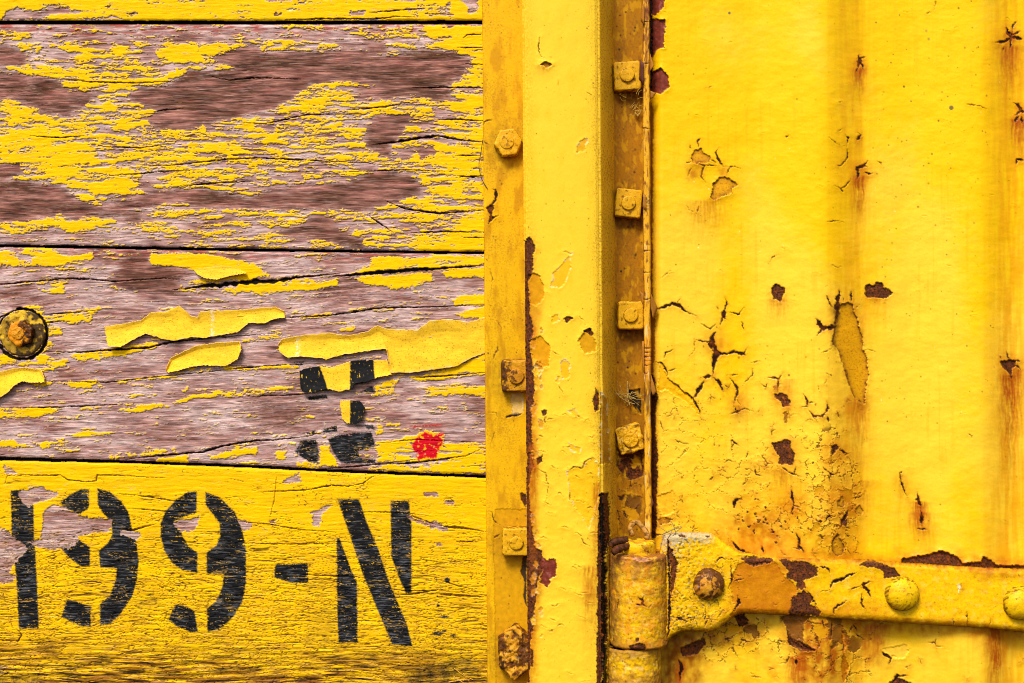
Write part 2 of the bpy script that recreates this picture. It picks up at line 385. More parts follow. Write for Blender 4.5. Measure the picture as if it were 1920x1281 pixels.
STEP = 1.1
def plank(top, bot, seed, slope, base, dens, bare, cracks, wood=.5, ext=None, cellk=1., redtop=0.):
    y0 = min(p[1] for p in top) - 3; y1 = max(p[1] for p in bot) + 3
    s = Sheet(-270, 985, y0, y1, STEP, jag=4.2, seed=seed, base=WOOD_M, rough=.8)
    X, Y = s.X, s.Y
    Yg = Y + slope * X + 10 * fbm(X / 420, Y / 130, seed + 1, 2) + 2.2 * fbm(X / 120, Y / 50, seed + 2, 2)
    s.Yg = Yg
    # how much paint is left where
    D = np.full(X.shape, float(base)); B = np.zeros(X.shape)
    for pts, val, soft in dens:
        k, d = s.poly(pts)
        if k is None: continue
        m = sstep(soft, -soft, d); D[k] = D[k] * (1 - m) + val * m
    for pts in bare:
        k, d = s.poly(pts)
        if k is None: continue
        m = sstep(2.5, -2.5, d); D[k] = D[k] * (1 - m) - .15 * m; B[k] = np.maximum(B[k], sstep(6, -9, d + 9 * fbm(X[k] / 70, Yg[k] / 5, seed + 30, 3)))
    ca, ba = cells((X + 16 * fbm(X / 30, Y / 9, seed + 3, 3)) / (30 * cellk), (Yg + 3 * fbm(X / 16, Y / 8, seed + 4, 3)) / (4.9 * cellk), seed)
    cb, bb = cells((X + 5 * fbm(X / 9, Y / 5, seed + 5, 3)) / 11, (Yg + 1.5 * fbm(X / 8, Y / 5, seed + 13, 3)) / 2.7, seed + 1)
    raw = .44 * ca + .24 * cb + .58 * (fbm(X / 90, Yg / 9, seed + 6, 4) * .5 + .5) + .12 * noise(X / 6, Yg / 1.9, seed + 7)
    qs = np.quantile(raw, np.linspace(0, 1, 201)); V = np.interp(raw, qs, np.linspace(0, 1, 201))
    g = D - V
    hair = sstep(.075, .02, np.abs(noise(X / 46 + 2 * noise(X / 120, Y / 50, seed + 24), (Yg + 2.5 * fbm(X / 30, Y / 14, seed + 25, 3)) / 4.2, seed + 26))) * sstep(-.05, .3, fbm(X / 60, Y / 18, seed + 27, 3)) * sstep(1.0, .8, D + .0 * V)
    g = g - .55 * hair
    gy, gx = np.gradient(g); m = np.clip(.5 + g / (1.1 * np.hypot(gx, gy) + 1e-4), 0, 1)
    # bare wood
    gr = fbm(X / 150, Yg / 2.6, seed + 8, 3); gr2 = fbm(X / 45, Yg / 6.5, seed + 9, 3); gr3 = fbm(X / 120, Y / 38, seed + 10, 3)
    t = np.clip(wood + .06 + .42 * gr + .35 * gr2 + .75 * gr3, 0, 1)[..., None]
    wc = np.where(t < .5, WOOD_D + (WOOD_M - WOOD_D) * t * 2, WOOD_M + (WOOD_L - WOOD_M) * (t * 2 - 1))
    bd = (B * (.62 + .3 * gr3 + .25 * gr))[..., None]
    bl = np.clip(.45 + 1.25 * fbm(X / 150, Yg / 24, seed + 28, 3) + .9 * fbm(X / 90, Yg / 5, seed + 29, 3), 0, 1)[..., None]; wc = wc + ((A(106, 70, 52) + (A(180, 122, 108) - A(106, 70, 52)) * bl) * (.95 + .45 * gr2[..., None]) - wc) * np.clip(bd + .35, 0, 1) * (B[..., None] > .02)
    rd = sstep(.15, .6, fbm(X / 60, Yg / 8, seed + 14, 3))[..., None]
    wc = wc + (A(150, 84, 76) - wc) * .55 * rd
    lt = sstep(.2, .62, fbm(X / 40, Yg / 1.7, seed + 15, 3))[..., None]
    wc = wc + (A(218, 186, 176) - wc) * .30 * lt
    dk = sstep(.3, .62, fbm(X / 70, Yg / 1.8, seed + 16, 3))[..., None]
    wc = wc * (1 - .6 * dk); fine = fbm(X / 30, Yg / 1.35, seed + 20, 2)[..., None]; wc = wc * (1 + .55 * fine) * (1 + .30 * gr2[..., None])
    s.c[:] = wc
    pr = sstep(-.5, -.05, g + .35 * fbm(X / 55, Yg / 7, seed + 11, 3) - .08) * (1 - B)
    pr = pr * sstep(-.45, .15, fbm(X / 18, Yg / 3.2, seed + 17, 3) + .1)
    s.tint((slice(None), slice(None)), .85 * pr, PRIMER)
    if redtop:
        e = Y - curve_y(X, top)
        s.tint((slice(None), slice(None)), redtop * sstep(34, 4, e) * sstep(.0, .3, fbm(X / 26, Yg / 4, seed + 18, 4)), A(186, 66, 52))
    fr = sstep(-.075, -.02, g) * (1 - m) * (1 - .7 * B) * sstep(-.05, .3, fbm(X / 24, Yg / 9, seed + 12, 3))
    s.tint((slice(None), slice(None)), .85 * fr, CREAM)
    yv = YEL * (1 + .07 * fbm(X / 40, Y / 20, seed + 19, 3))[..., None]
    s.c = s.c * (1 - m[..., None]) + yv * m[..., None]
    s.r = .8 * (1 - m) + .48 * m
    s.h += .75 * m + .45 * m * np.exp(-np.clip(g, 0, None) / .05) + .12 * pr + .10 * fr
    s.h += .13 * gr * (1 - .6 * m) - .28 * dk[..., 0] * (1 - .7 * m) + .2 * gr2
    s.V, s.D, s.m, s.B = V, D, m, B
    for c in cracks:
        pts, wd = c[0], c[1]
        s.crack([(x, y) for x, y in pts], wd * 1.1, 2.2, (.010, .007, .005), rim=.25, jit=.42)
    s.top, s.bot = top, bot
    return s

def plank_edges(s):
    X, Y = s.X, s.Y; sd = s.seed
    t = Y - curve_y(X, s.top) - 1.2 * fbm(X / 40, Y * 0, sd + 70, 4); b = curve_y(X, s.bot) - Y - 1.4 * fbm(X / 30, Y * 0, sd + 71, 4)
    ed = np.minimum(t, b)
    s.h -= 1.1 * np.clip(1 - ed / 5, 0, 1) ** 2
    s.h = np.where(ed < -1.0, -26.0, s.h)
    s.tint((slice(None), slice(None)), sstep(.8, -1.0, ed) * .8, (.05, .03, .02))
    rt = X - 978   # end grain under the flange
    return s

# first board (only its lower edge shows)
p1 = plank([(-300, -110), (985, -110)], [(-300, 38), (500, 39), (985, 38)], 11, .0, .97,
    [(T(R1, [(10, 100), (30, 60), (90, 35), (190, 50), (215, 25), (350, 40), (340, 60), (250, 70), (245, 100), (20, 103)]), .05, 3),
     (T(R1, [(420, 88), (500, 85), (560, 78), (610, 92), (560, 100), (430, 102)]), .1, 3),
     (T(R1, [(640, 70), (690, 66), (690, 84), (650, 86)]), .1, 3),
     (T(R1, [(510, 25), (560, 28), (550, 40), (515, 36)]), .1, 2),
     (T(R2, [(790, 52), (830, 40), (1030, 12), (1030, 88), (960, 95), (880, 62), (860, 80)]), .35, 6),
     (T(R2, [(1065, 0), (1160, -20), (1165, 50), (1120, 70), (1100, 20)]), .0, 3),
     (T(R2, [(520, 60), (600, 55), (580, 78), (530, 80)]), .1, 3), (T(R2, [(690, -8), (860, -8), (850, 6), (700, 6)]), .1, 2),
     (T(R2, [(90, -5), (230, -5), (230, 5), (95, 10)]), .1, 2), (T(R2, [(140, 66), (180, 66), (170, 80), (145, 80)]), .0, 2),
     ([(-300, -110), (985, -110), (985, -30), (-300, -30)], .6, 20)],
    [], [(T(R2, [(200, 100), (400, 95), (640, 96), (760, 84), (850, 88)]), 1.2), (T(R2, [(620, 64), (800, 50), (900, 44)]), .9)], cellk=1.3)

bare2 = [
    [(-300, 130), (0, 135), (22, 141), (86, 144), (112, 150), (127, 172), (187, 174), (176, 187), (150, 202), (124, 212), (79, 214), (71, 204), (22, 187), (-300, 176)],
    [(-300, 84), (0, 86), (30, 88), (52, 110), (40, 124), (-300, 126)],
    [(262, 165), (322, 161), (337, 146), (356, 129), (400, 136), (440, 128), (400, 112), (430, 96), (475, 84), (501, 101), (606, 99), (647, 90), (670, 94), (730, 107), (779, 94), (794, 90), (857, 99), (878, 120), (869, 139), (835, 161), (846, 169), (842, 187), (812, 187), (797, 180), (760, 178), (722, 186), (670, 184), (707, 156), (670, 150), (584, 157), (561, 176), (535, 191), (512, 204), (460, 216), (394, 232), (337, 244), (292, 240), (274, 225), (292, 208), (262, 196), (240, 180)],
    [(704, 216), (775, 212), (767, 225), (752, 255), (734, 270), (730, 296), (685, 277), (689, 244)],
    [(-300, 338), (0, 337), (34, 336), (75, 345), (124, 356), (154, 379), (195, 390), (240, 375), (292, 360), (375, 352), (460, 371), (501, 360), (610, 345), (655, 341), (685, 326), (722, 319), (767, 326), (790, 345), (782, 364), (752, 375), (719, 386), (685, 394), (640, 390), (535, 392), (460, 394), (394, 392), (337, 379), (240, 394), (266, 398), (259, 420), (225, 403), (176, 405), (142, 412), (112, 401), (49, 416), (-300, 418)],
    [(-300, 310), (37, 308), (40, 325), (10, 337), (-300, 337)],
    [(591, 405), (621, 409), (636, 431), (670, 446), (685, 465), (640, 461), (591, 446), (535, 442), (524, 435), (572, 416)],
    T(R1, [(830, 190), (960, 178), (980, 205), (900, 215)]), T(R2, [(600, 215), (690, 215), (720, 262), (620, 270)]), T(R1, [(1030, 1100), (1180, 1085), (1120, 1120), (1040, 1125)]),
    T(R2, [(860, 760), (940, 730), (955, 770), (880, 800)]),
]
dens2 = [
    ([(-300, 44), (985, 44), (985, 80), (-300, 80)], .10, 8),
    ([(120, 80), (270, 84), (262, 128), (300, 150), (240, 178), (180, 170), (120, 150), (128, 108)], .56, 12),
    ([(0, 55), (60, 60), (60, 82), (0, 82)], .38, 6),
    (T(R1, [(80, 220), (225, 220), (225, 240), (150, 262), (90, 250)]), .7, 5),
    (T(R1, [(770, 255), (870, 228), (990, 222), (1000, 270), (1020, 310), (900, 312), (790, 290)]), 1.0, 3),
    (T(R1, [(1010, 240), (1090, 215), (1210, 205), (1160, 265), (1060, 275), (1000, 260)]), .85, 5),
    (T(R1, [(1070, 330), (1150, 320), (1281, 345), (1200, 362), (1080, 360)]), .95, 4),
    (T(R1, [(30, 330), (110, 325), (300, 350), (340, 400), (520, 410), (480, 430), (330, 430), (250, 390), (110, 372)]), .92, 6),
    (T(R1, [(340, 370), (530, 340), (800, 350), (790, 385), (870, 395), (860, 430), (500, 420), (350, 440)]), .72, 8),
    (T(R1, [(0, 480), (100, 510), (200, 560), (330, 590), (640, 520), (780, 550), (720, 600), (900, 660), (900, 700), (600, 720), (300, 690), (0, 700)]), .66, 14),
    (T(R1, [(0, 690), (120, 650), (300, 640), (380, 700), (500, 770), (480, 800), (260, 860), (90, 830), (0, 820)]), .93, 8),
    (T(R1, [(60, 890), (200, 830), (700, 830), (720, 900), (640, 980), (500, 1030), (410, 1000), (330, 940), (200, 910)]), .80, 10),
    (T(R1, [(500, 700), (900, 690), (1281, 600), (1281, 800), (900, 830), (700, 840), (500, 800)]), .62, 15),
    (T(R1, [(720, 840), (1281, 810), (1281, 850), (1200, 930), (950, 940), (720, 950)]), .45, 12),
    ([(470, 215), (560, 190), (690, 190), (690, 300), (460, 330)], .47, 18),
    (T(R2, [(290, 450), (340, 415), (540, 395), (660, 410), (560, 450), (540, 500), (300, 545), (140, 545)]), .62, 8),
    (T(R2, [(450, 545), (640, 500), (800, 485), (930, 500), (940, 560), (820, 570), (640, 575), (480, 570)]), .75, 8),
    (T(R2, [(0, 340), (60, 335), (40, 360), (0, 360)]), .9, 4), (T(R2, [(20, 400), (160, 360), (280, 370), (180, 395), (80, 412)]), .95, 4),
    (T(R2, [(150, 270), (60, 230), (150, 200), (240, 205), (210, 240)]), .55, 6), (T(R2, [(580, 260), (700, 190), (860, 175), (880, 240), (740, 275)]), .45, 8),
    (T(R2, [(620, 120), (840, 120), (840, 190), (720, 170)]), .5, 8),
    ([(794, 52), (912, 48), (912, 90), (872, 101), (835, 92), (797, 84), (845, 72), (805, 71)], 1.0, 3),
    ([(880, 100), (912, 90), (912, 166), (850, 165), (845, 158), (880, 140), (884, 122)], .88, 4),
    ([(840, 190), (912, 176), (912, 270), (850, 262), (800, 262), (820, 240), (860, 225), (845, 205)], .80, 8),
    ([(780, 290), (815, 268), (912, 268), (912, 318), (830, 318), (740, 306)], .90, 7),
    ([(780, 318), (912, 318), (912, 398), (850, 402), (745, 386), (790, 368), (800, 350)], .72, 10),
    ([(862, 400), (912, 395), (912, 475), (800, 472), (770, 455), (790, 430), (830, 442), (846, 446)], .86, 7),
    (T(R2, [(640, 950), (560, 985), (620, 992), (700, 975)]), .6, 4),
    (T(R2, [(700, 1030), (880, 1070), (1030, 1085), (1020, 1130), (880, 1130), (640, 1070)]), .6, 10),
    (T(R2, [(0, 1060), (340, 1045), (520, 1065), (330, 1110), (200, 1150), (60, 1110)]), .5, 10),
    (T(R2, [(20, 1160), (150, 1180), (150, 1240), (60, 1235)]), .6, 8), (T(R2, [(330, 1205), (480, 1190), (490, 1240), (340, 1245)]), .75, 6),
    (T(R2, [(640, 1180), (800, 1190), (840, 1230), (640, 1250)]), .5, 8),
    (T(R1, [(0, 1125), (130, 1105), (300, 1075), (350, 1105), (560, 1085), (590, 1125), (380, 1150), (160, 1140), (130, 1175), (0, 1185)]), .90, 6),
    (T(R1, [(350, 1150), (500, 1120), (600, 1135), (480, 1150), (370, 1175)]), .8, 5), (T(R1, [(710, 1130), (860, 1150), (870, 1165), (710, 1150)]), .9, 4),
    (T(R1, [(700, 1030), (900, 1025), (910, 1090), (860, 1110), (720, 1100)]), .42, 8), (T(R1, [(940, 1070), (1281, 1060), (1281, 1120), (1000, 1215), (940, 1215), (1050, 1140)]), .35, 10),
    ([(-300, 420), (260, 440), (300, 462), (-300, 465)], .05, 8),
]
c2 = [(T(R2, [(640, 725), (760, 710), (880, 690), (960, 680), (1040, 695), (1200, 714)]), 2.0), (T(R2, [(700, 1005), (800, 1045), (960, 1067), (1100, 1060), (1200, 1050)]), 1.4),
      (T(R2, [(840, 440), (1000, 437), (1200, 440)]), 1.1), (T(R2, [(960, 600), (1060, 598), (1200, 606)]), 1.2), (T(R1, [(700, 832), (900, 825), (1100, 800), (1281, 790), (1500, 800), (1800, 815), (1960, 826)]), 1.0),
      (T(R2, [(-20, 615), (100, 620), (300, 575), (430, 572), (600, 572)]), .8), (T(R2, [(500, 552), (700, 535), (820, 512)]), 1.2), (T(R1, [(770, 560), (830, 550), (920, 544)]), .8),
      (T(R1, [(1060, 385), (1150, 402), (1281, 390), (1500, 395)]), .9), (T(R1, [(320, 402), (500, 412), (700, 416), (900, 404)]), .9), (T(R2, [(620, 1080), (690, 1130), (740, 1165)]), 1.2),
      (T(R2, [(1060, 880), (1120, 885), (1200, 880)]), 1.6), (T(R2, [(830, 1165), (1000, 1160), (1200, 1162)]), 1.0), (T(R2, [(1090, 190), (1110, 176), (1200, 172)]), .8),
      (T(R2, [(1060, 240), (1200, 238)]), .8), (T(R2, [(1100, 320), (1200, 324)]), .9), (T(R2, [(1050, 780), (1200, 776)]), .8), (T(R2, [(500, 862), (800, 850), (1000, 858)]), .7),
      (T(R1, [(500, 735), (700, 740), (860, 720)]), .7), (T(R1, [(150, 680), (300, 690), (420, 680)]), .8), (T(R1, [(550, 880), (800, 860), (1000, 850)]), .7),
      (T(R1, [(900, 930), (1100, 915), (1281, 905)]), .9), (T(R2, [(1090, 1190), (1200, 1188)]), .9)]
p2 = plank([(-300, 47), (500, 46.5), (985, 46)], [(-300, 457), (0, 458), (480, 466), (985, 473)], 22, .012, .30, dens2, bare2, c2, wood=.62, redtop=.75)

dens3 = [
    (T(R3, [(-200, 30), (0, 30), (90, 40), (140, 12), (260, 15), (330, 60), (480, 40), (480, 80), (350, 90), (300, 112), (180, 110), (-200, 110)]), .97, 3),
    (T(R3, [(90, 45), (160, 55), (160, 85), (100, 80)]), .1, 3),
    ([(282, 476), (380, 475), (431, 485), (477, 496), (506, 516), (463, 526), (395, 528), (366, 507), (316, 499), (282, 496)], 1.0, 2),
    (T(R3, [(940, 185), (1060, 178), (1337, 190), (1337, 245), (1240, 240), (1000, 250), (930, 235)]), .62, 6),
    ([(460, 530), (582, 523), (632, 525), (632, 535), (575, 546), (481, 551), (430, 545)], .97, 3),
    ([(700, 480), (783, 480), (912, 475), (912, 497), (783, 508), (704, 509), (654, 515), (690, 496)], .95, 4),
    ([(661, 521), (783, 513), (808, 514), (808, 526), (776, 536), (740, 544), (711, 534), (683, 533)], .93, 3),
    ([(826, 510), (912, 500), (912, 522), (884, 519), (864, 522), (837, 521)], .95, 3), ([(790, 515), (812, 512), (806, 528), (795, 526)], .9, 2),
    ([(842, 564), (866, 552), (912, 552), (912, 572), (855, 574)], 1, 2), ([(850, 587), (912, 574), (912, 598), (873, 597)], .97, 2),
    ([(780, 706), (845, 690), (912, 664), (912, 700), (819, 714), (780, 712)], .92, 4), ([(780, 730), (912, 724), (912, 748), (880, 740), (819, 741)], .94, 3),
    ([(704, 722), (747, 711), (740, 733), (747, 739), (700, 740)], .8, 4),
    ([(705, 826), (769, 823), (776, 859), (837, 830), (912, 826), (912, 890), (819, 890), (690, 885), (693, 873), (783, 870), (708, 866)], .80, 6),
    ([(61, 525), (128, 525), (118, 551), (75, 546)], .72, 5), (T(R3, [(420, 140), (470, 135), (480, 160), (400, 165)]), .3, 4),
    ([(11, 588), (72, 568), (83, 593), (187, 575), (169, 604), (86, 604), (115, 614), (115, 629), (86, 629), (108, 657), (68, 661), (126, 675), (122, 686), (65, 683), (80, 640), (80, 610), (40, 585)], .80, 4),
    ([(-300, 663), (25, 668), (61, 675), (54, 686), (-300, 680)], .8, 4), (T(R3, [(100, 600), (170, 600), (180, 620), (110, 625)]), .9, 2),
    ([(133, 668), (200, 655), (290, 640), (300, 650), (220, 668), (150, 679)], .85, 4), ([(126, 716), (180, 714), (198, 722), (126, 728)], .85, 3),
    (string([(60, 720), (225, 716), (310, 706), (350, 696), (480, 690), (560, 688)], 3.5), .72, 3), (string([(240, 742), (330, 735), (400, 730)], 3), .25, 3),
    ([(219, 768), (300, 757), (320, 760), (240, 773)], .95, 3), (string([(145, 767), (250, 755)], 3), .5, 3), (string([(325, 758), (360, 745), (420, 738), (520, 730), (600, 728)], 4), .75, 3),
    ([(-300, 764), (80, 763), (110, 770), (70, 783), (-300, 780)], .9, 3), ([(65, 833), (130, 815), (160, 803), (212, 814), (150, 826), (80, 838)], .75, 4),
    ([(-300, 820), (20, 825), (60, 838), (-300, 846)], .9, 3), ([(293, 862), (355, 854), (350, 868), (293, 867)], .9, 3), ([(393, 855), (430, 843), (487, 836), (480, 852), (420, 858), (395, 862)], .95, 3),
    (string([(200, 862), (280, 850), (330, 843)], 3.5), .5, 3), (string([(520, 595), (590, 590), (620, 588)], 3), .4, 3), ([(635, 616), (666, 612), (666, 619), (640, 621)], .9, 2),
    ([(520, 845), (538, 846), (532, 862), (515, 862)], .9, 3), ([(555, 866), (600, 872), (600, 880), (556, 880)], .8, 4),
    ([(598, 836), (616, 836), (634, 874), (600, 874)], 1, 2), ([(706, 797), (720, 796), (716, 815), (704, 814)], .8, 2), (string([(705, 798), (750, 797)], 2), .7, 2), (string([(455, 640), (530, 628)], 3), .6, 3),
    ([(770, 824), (795, 808), (832, 811), (835, 824), (819, 863), (783, 863)], .93, 3),
    ([(340, 730), (356, 720), (352, 735), (342, 738)], .8, 2), (string([(510, 655), (700, 640)], 3), .35, 3),
]
c3 = [(T(R3, [(-200, 212), (0, 205), (170, 190), (360, 175), (480, 178), (600, 190), (740, 180), (850, 172), (960, 180)]), 1.3),
      (T(R3, [(900, 236), (1060, 215), (1180, 205), (1337, 190), (1430, 190), (1540, 170), (1780, 148)]), 3.0), (T(R4, [(420, 167), (560, 155), (760, 138), (1050, 120), (1270, 103)]), 2.6),
      (T(R3, [(-100, 390), (0, 378), (60, 350)]), 1.6), (T(R3, [(230, 556), (420, 560), (600, 545), (780, 535), (900, 505), (1100, 485), (1337, 467), (1440, 462)]), 1.7),
      (T(R4, [(100, 385), (420, 368), (560, 350), (700, 328), (900, 325), (1100, 318), (1270, 308)]), 1.3), (T(R3, [(640, 1122), (820, 1100), (1060, 1080), (1160, 1050), (1337, 1020), (1437, 1017), (1600, 1000), (1720, 966)]), 1.6),
      (T(R4, [(-100, 648), (0, 640), (100, 632), (250, 622)]), 1.2), (T(R4, [(860, 692), (1090, 680), (1270, 664)]), 1.2), (T(R4, [(700, 1147), (900, 1135), (1160, 1100), (1225, 1068)]), 1.5),
      (T(R4, [(420, 1168), (640, 1150), (900, 1120)]), 1.2), (T(R3, [(0, 852), (250, 848), (480, 838), (700, 828)]), .9), (T(R3, [(250, 712), (560, 716), (760, 695), (900, 680), (1337, 636)]), .9),
      (T(R3, [(230, 362), (400, 350), (520, 340)]), .8), (T(R3, [(240, 405), (340, 395)]), .9), (T(R4, [(0, 790), (200, 785), (420, 770)]), .8), (T(R4, [(690, 1035), (900, 1015), (1250, 1030)]), .6)]
bare3 = [T(R3, [(620, 60), (760, 45), (790, 100), (1000, 130), (930, 170), (940, 230), (820, 245), (640, 230), (560, 190), (620, 120)])]
p3 = plank([(-300, 463), (0, 464), (480, 472), (985, 478)], [(-300, 855), (0, 856), (230, 863), (480, 872), (604, 879), (780, 886), (985, 893)], 33, .045, .035, dens3, bare3, c3, wood=.58, redtop=.5)

dens4 = [(T(R5, [(95, 235), (180, 220), (220, 208), (320, 255), (240, 290), (160, 322), (120, 300)]), 0, 1.5),
    (T(R5, [(240, 330), (290, 310), (350, 325), (430, 365), (500, 380), (605, 380), (600, 455), (500, 462), (430, 480), (410, 530), (370, 552), (190, 545), (150, 505), (215, 500), (230, 440)]), 0, 1.5),
    (T(R5, [(-200, 420), (0, 430), (50, 460), (110, 510), (160, 550), (80, 620), (50, 680), (100, 690), (70, 735), (0, 742), (-200, 740)]), 0, 1.5),
    (T(R5, [(655, 447), (700, 445), (760, 458), (770, 480), (740, 500), (700, 485), (660, 475)]), 0, 1.2), (T(R5, [(938, 400), (1085, 375), (1070, 440), (1040, 460), (985, 455)]), 0, 1.2),
    (T(R5, [(1285, 388), (1365, 408), (1365, 435), (1325, 455)]), 0, 1.2), (T(R5, [(10, 90), (60, 110), (100, 150), (40, 140)]), .3, 2), (T(R5, [(150, 200), (200, 205), (190, 222), (150, 220)]), .1, 2),
    (T(R5, [(-200, 1190), (40, 1180), (30, 1230), (-200, 1240)]), .5, 3),
    (T(R6, [(360, 352), (440, 310), (482, 315), (425, 350), (402, 430), (368, 420)]), 0, 1.2), (T(R6, [(200, 192), (240, 150), (300, 138), (300, 185), (230, 195)]), .05, 2),
    (T(R6, [(860, 365), (960, 400), (1040, 402), (1110, 440), (1100, 462), (1040, 445), (930, 410)]), .05, 2), (T(R6, [(970, 240), (1050, 240), (1045, 262), (980, 262)]), .25, 3),
    (T(R6, [(1090, 285), (1140, 285), (1135, 310), (1100, 310)]), .05, 2), (T(R6, [(1030, 515), (1075, 515), (1070, 532), (1040, 532)]), .05, 2), (T(R6, [(130, 400), (165, 390), (160, 415), (135, 418)]), .1, 2),
    (T(R6, [(-40, 400), (30, 405), (30, 435), (-10, 445)]), 0, 2)]
c4 = [(T(R5, [(30, 190), (40, 150), (150, 150), (330, 150), (370, 175), (400, 178), (470, 186), (525, 180), (530, 148), (640, 150), (900, 165)]), .8), (T(R5, [(620, 440), (720, 448), (840, 418)]), 1.6),
      (T(R5, [(640, 250), (800, 265), (950, 290), (1150, 300)]), .9), (T(R5, [(700, 330), (900, 345), (1000, 350)]), .7), (T(R6, [(1040, 420), (1100, 430), (1190, 438), (1320, 458)]), 1.7), (T(R6, [(880, 360), (1040, 420)]), .8),
      (T(R6, [(870, 797), (960, 790), (1060, 770)]), 1.3), (T(R6, [(1050, 800), (1200, 805), (1330, 815)]), 1.5), (T(R6, [(1150, 512), (1260, 512)]), 1.4), (T(R6, [(300, 690), (420, 695), (560, 700), (660, 712)]), 1.2),
      (T(R6, [(-60, 400), (120, 415), (300, 445), (500, 460)]), .8), (T(R6, [(0, 520), (260, 525), (500, 520)]), .8), (T(R6, [(640, 350), (800, 350), (1000, 370)]), .9), (T(R6, [(100, 240), (330, 230), (470, 205), (560, 210), (640, 195), (690, 158), (740, 150)]), 1.1),
      (T(R6, [(170, 160), (160, 280), (135, 380)]), .5), (T(R6, [(750, 770), (900, 780), (1240, 770)]), .8), (T(R6, [(1060, 720), (1150, 750), (1240, 770)]), .9), (T(R5, [(90, 985), (120, 1020), (100, 1050), (20, 1050), (-60, 1035)]), 1.1)]
p4 = plank([(-300, 862), (0, 864), (230, 869), (480, 878), (604, 885), (780, 892), (985, 899)], [(-300, 1400), (985, 1400)], 44, .004, 1.03, dens4, [], c4, wood=.66, cellk=1.2)

# ageing of the lowest board: grain checks in the paint, grime along its foot
def age_board(s):
    X, Y, Yg = s.X, s.Y, s.Yg; al = (slice(None), slice(None))
    lo = sstep(900, 1150, Y + 30 * fbm(X / 150, Y / 60, 401, 2)); vlo = sstep(1172, 1275, Y + 35 * fbm(X / 120, Y / 50, 402, 3) + .035 * (450 - X))
    s.tint(al, .6 * s.m * sstep(-.5, .5, fbm(X / 90, Y / 40, 452, 3)), (.76, .395, .003))
    for q, (sx, sy, th) in enumerate(((95, 5.6, .075), (48, 4.6, .085), (150, 10, .04))):
        n = noise(X / sx + 3 * noise(X / 200, Y / 60, 410 + q), (Yg + 2.6 * fbm(X / 50, Y / 18, 414 + q, 3)) / sy, 420 + q)
        on = sstep(.0, .5, fbm(X / 80, Y / 30, 430 + q, 3) + .12 + .62 * lo - .30 * (1 - lo))
        m = sstep(th, th * .25, np.abs(n)) * on
        s.h -= .8 * m; s.tint(al, .75 * m, (.13, .06, .010))
    ridge = fbm(X / 110, Yg / 7.5, 440, 3)
    s.h += (.15 + .95 * vlo + .15 * lo) * ridge
    s.tint(al, .6 * lo * sstep(.05, .5, fbm(X / 50, Yg / 4, 441, 4)), (.34, .15, .015))
    s.tint(al, .95 * vlo * sstep(-.3, .35, fbm(X / 60, Yg / 4.5, 442, 4) + .5 * fbm(X / 180, Y / 60, 445, 2)), (.20, .070, .006))
    s.tint(al, .4 * vlo * sstep(.1, .5, fbm(X / 45, Yg / 3.4, 443, 4)), A(225, 165, 90))
    s.tint(al, .95 * vlo * sstep(.02, .35, fbm(X / 55, Yg / 3.6, 444, 4)), (.02, .012, .006))
    s.stain(T(R5, [(-300, 1210), (60, 1230), (260, 1260), (300, 1400), (-300, 1400)]), (.018, .011, .007), .8, 14)
    s.stain(T(R6, [(860, 1215), (1060, 1170), (1230, 1130), (1260, 1200), (1150, 1270), (900, 1300)]), (.02, .016, .008), .85, 12)
    s.stain(T(R6, [(380, 880), (480, 860), (480, 1060), (330, 1060)]), (.2, .13, .01), .5, 16)
    s.stain(T(R6, [(330, 740), (410, 710), (420, 780), (340, 800)]), (.2, .15, .01), .45, 12)
    s.stain(T(R5, [(780, 760), (900, 800), (900, 880), (760, 880)]), (.25, .17, .01), .35, 14)
    # grey-green wash and a light bloom of the upper, smoother paint
    s.tint(al, .16 * sstep(.1, .6, fbm(X / 35, Y / 22, 450, 4)), (.55, .30, .02))
    s.h += .14 * fbm(X / 60, Yg / 6, 451, 3)
age_board(p4)

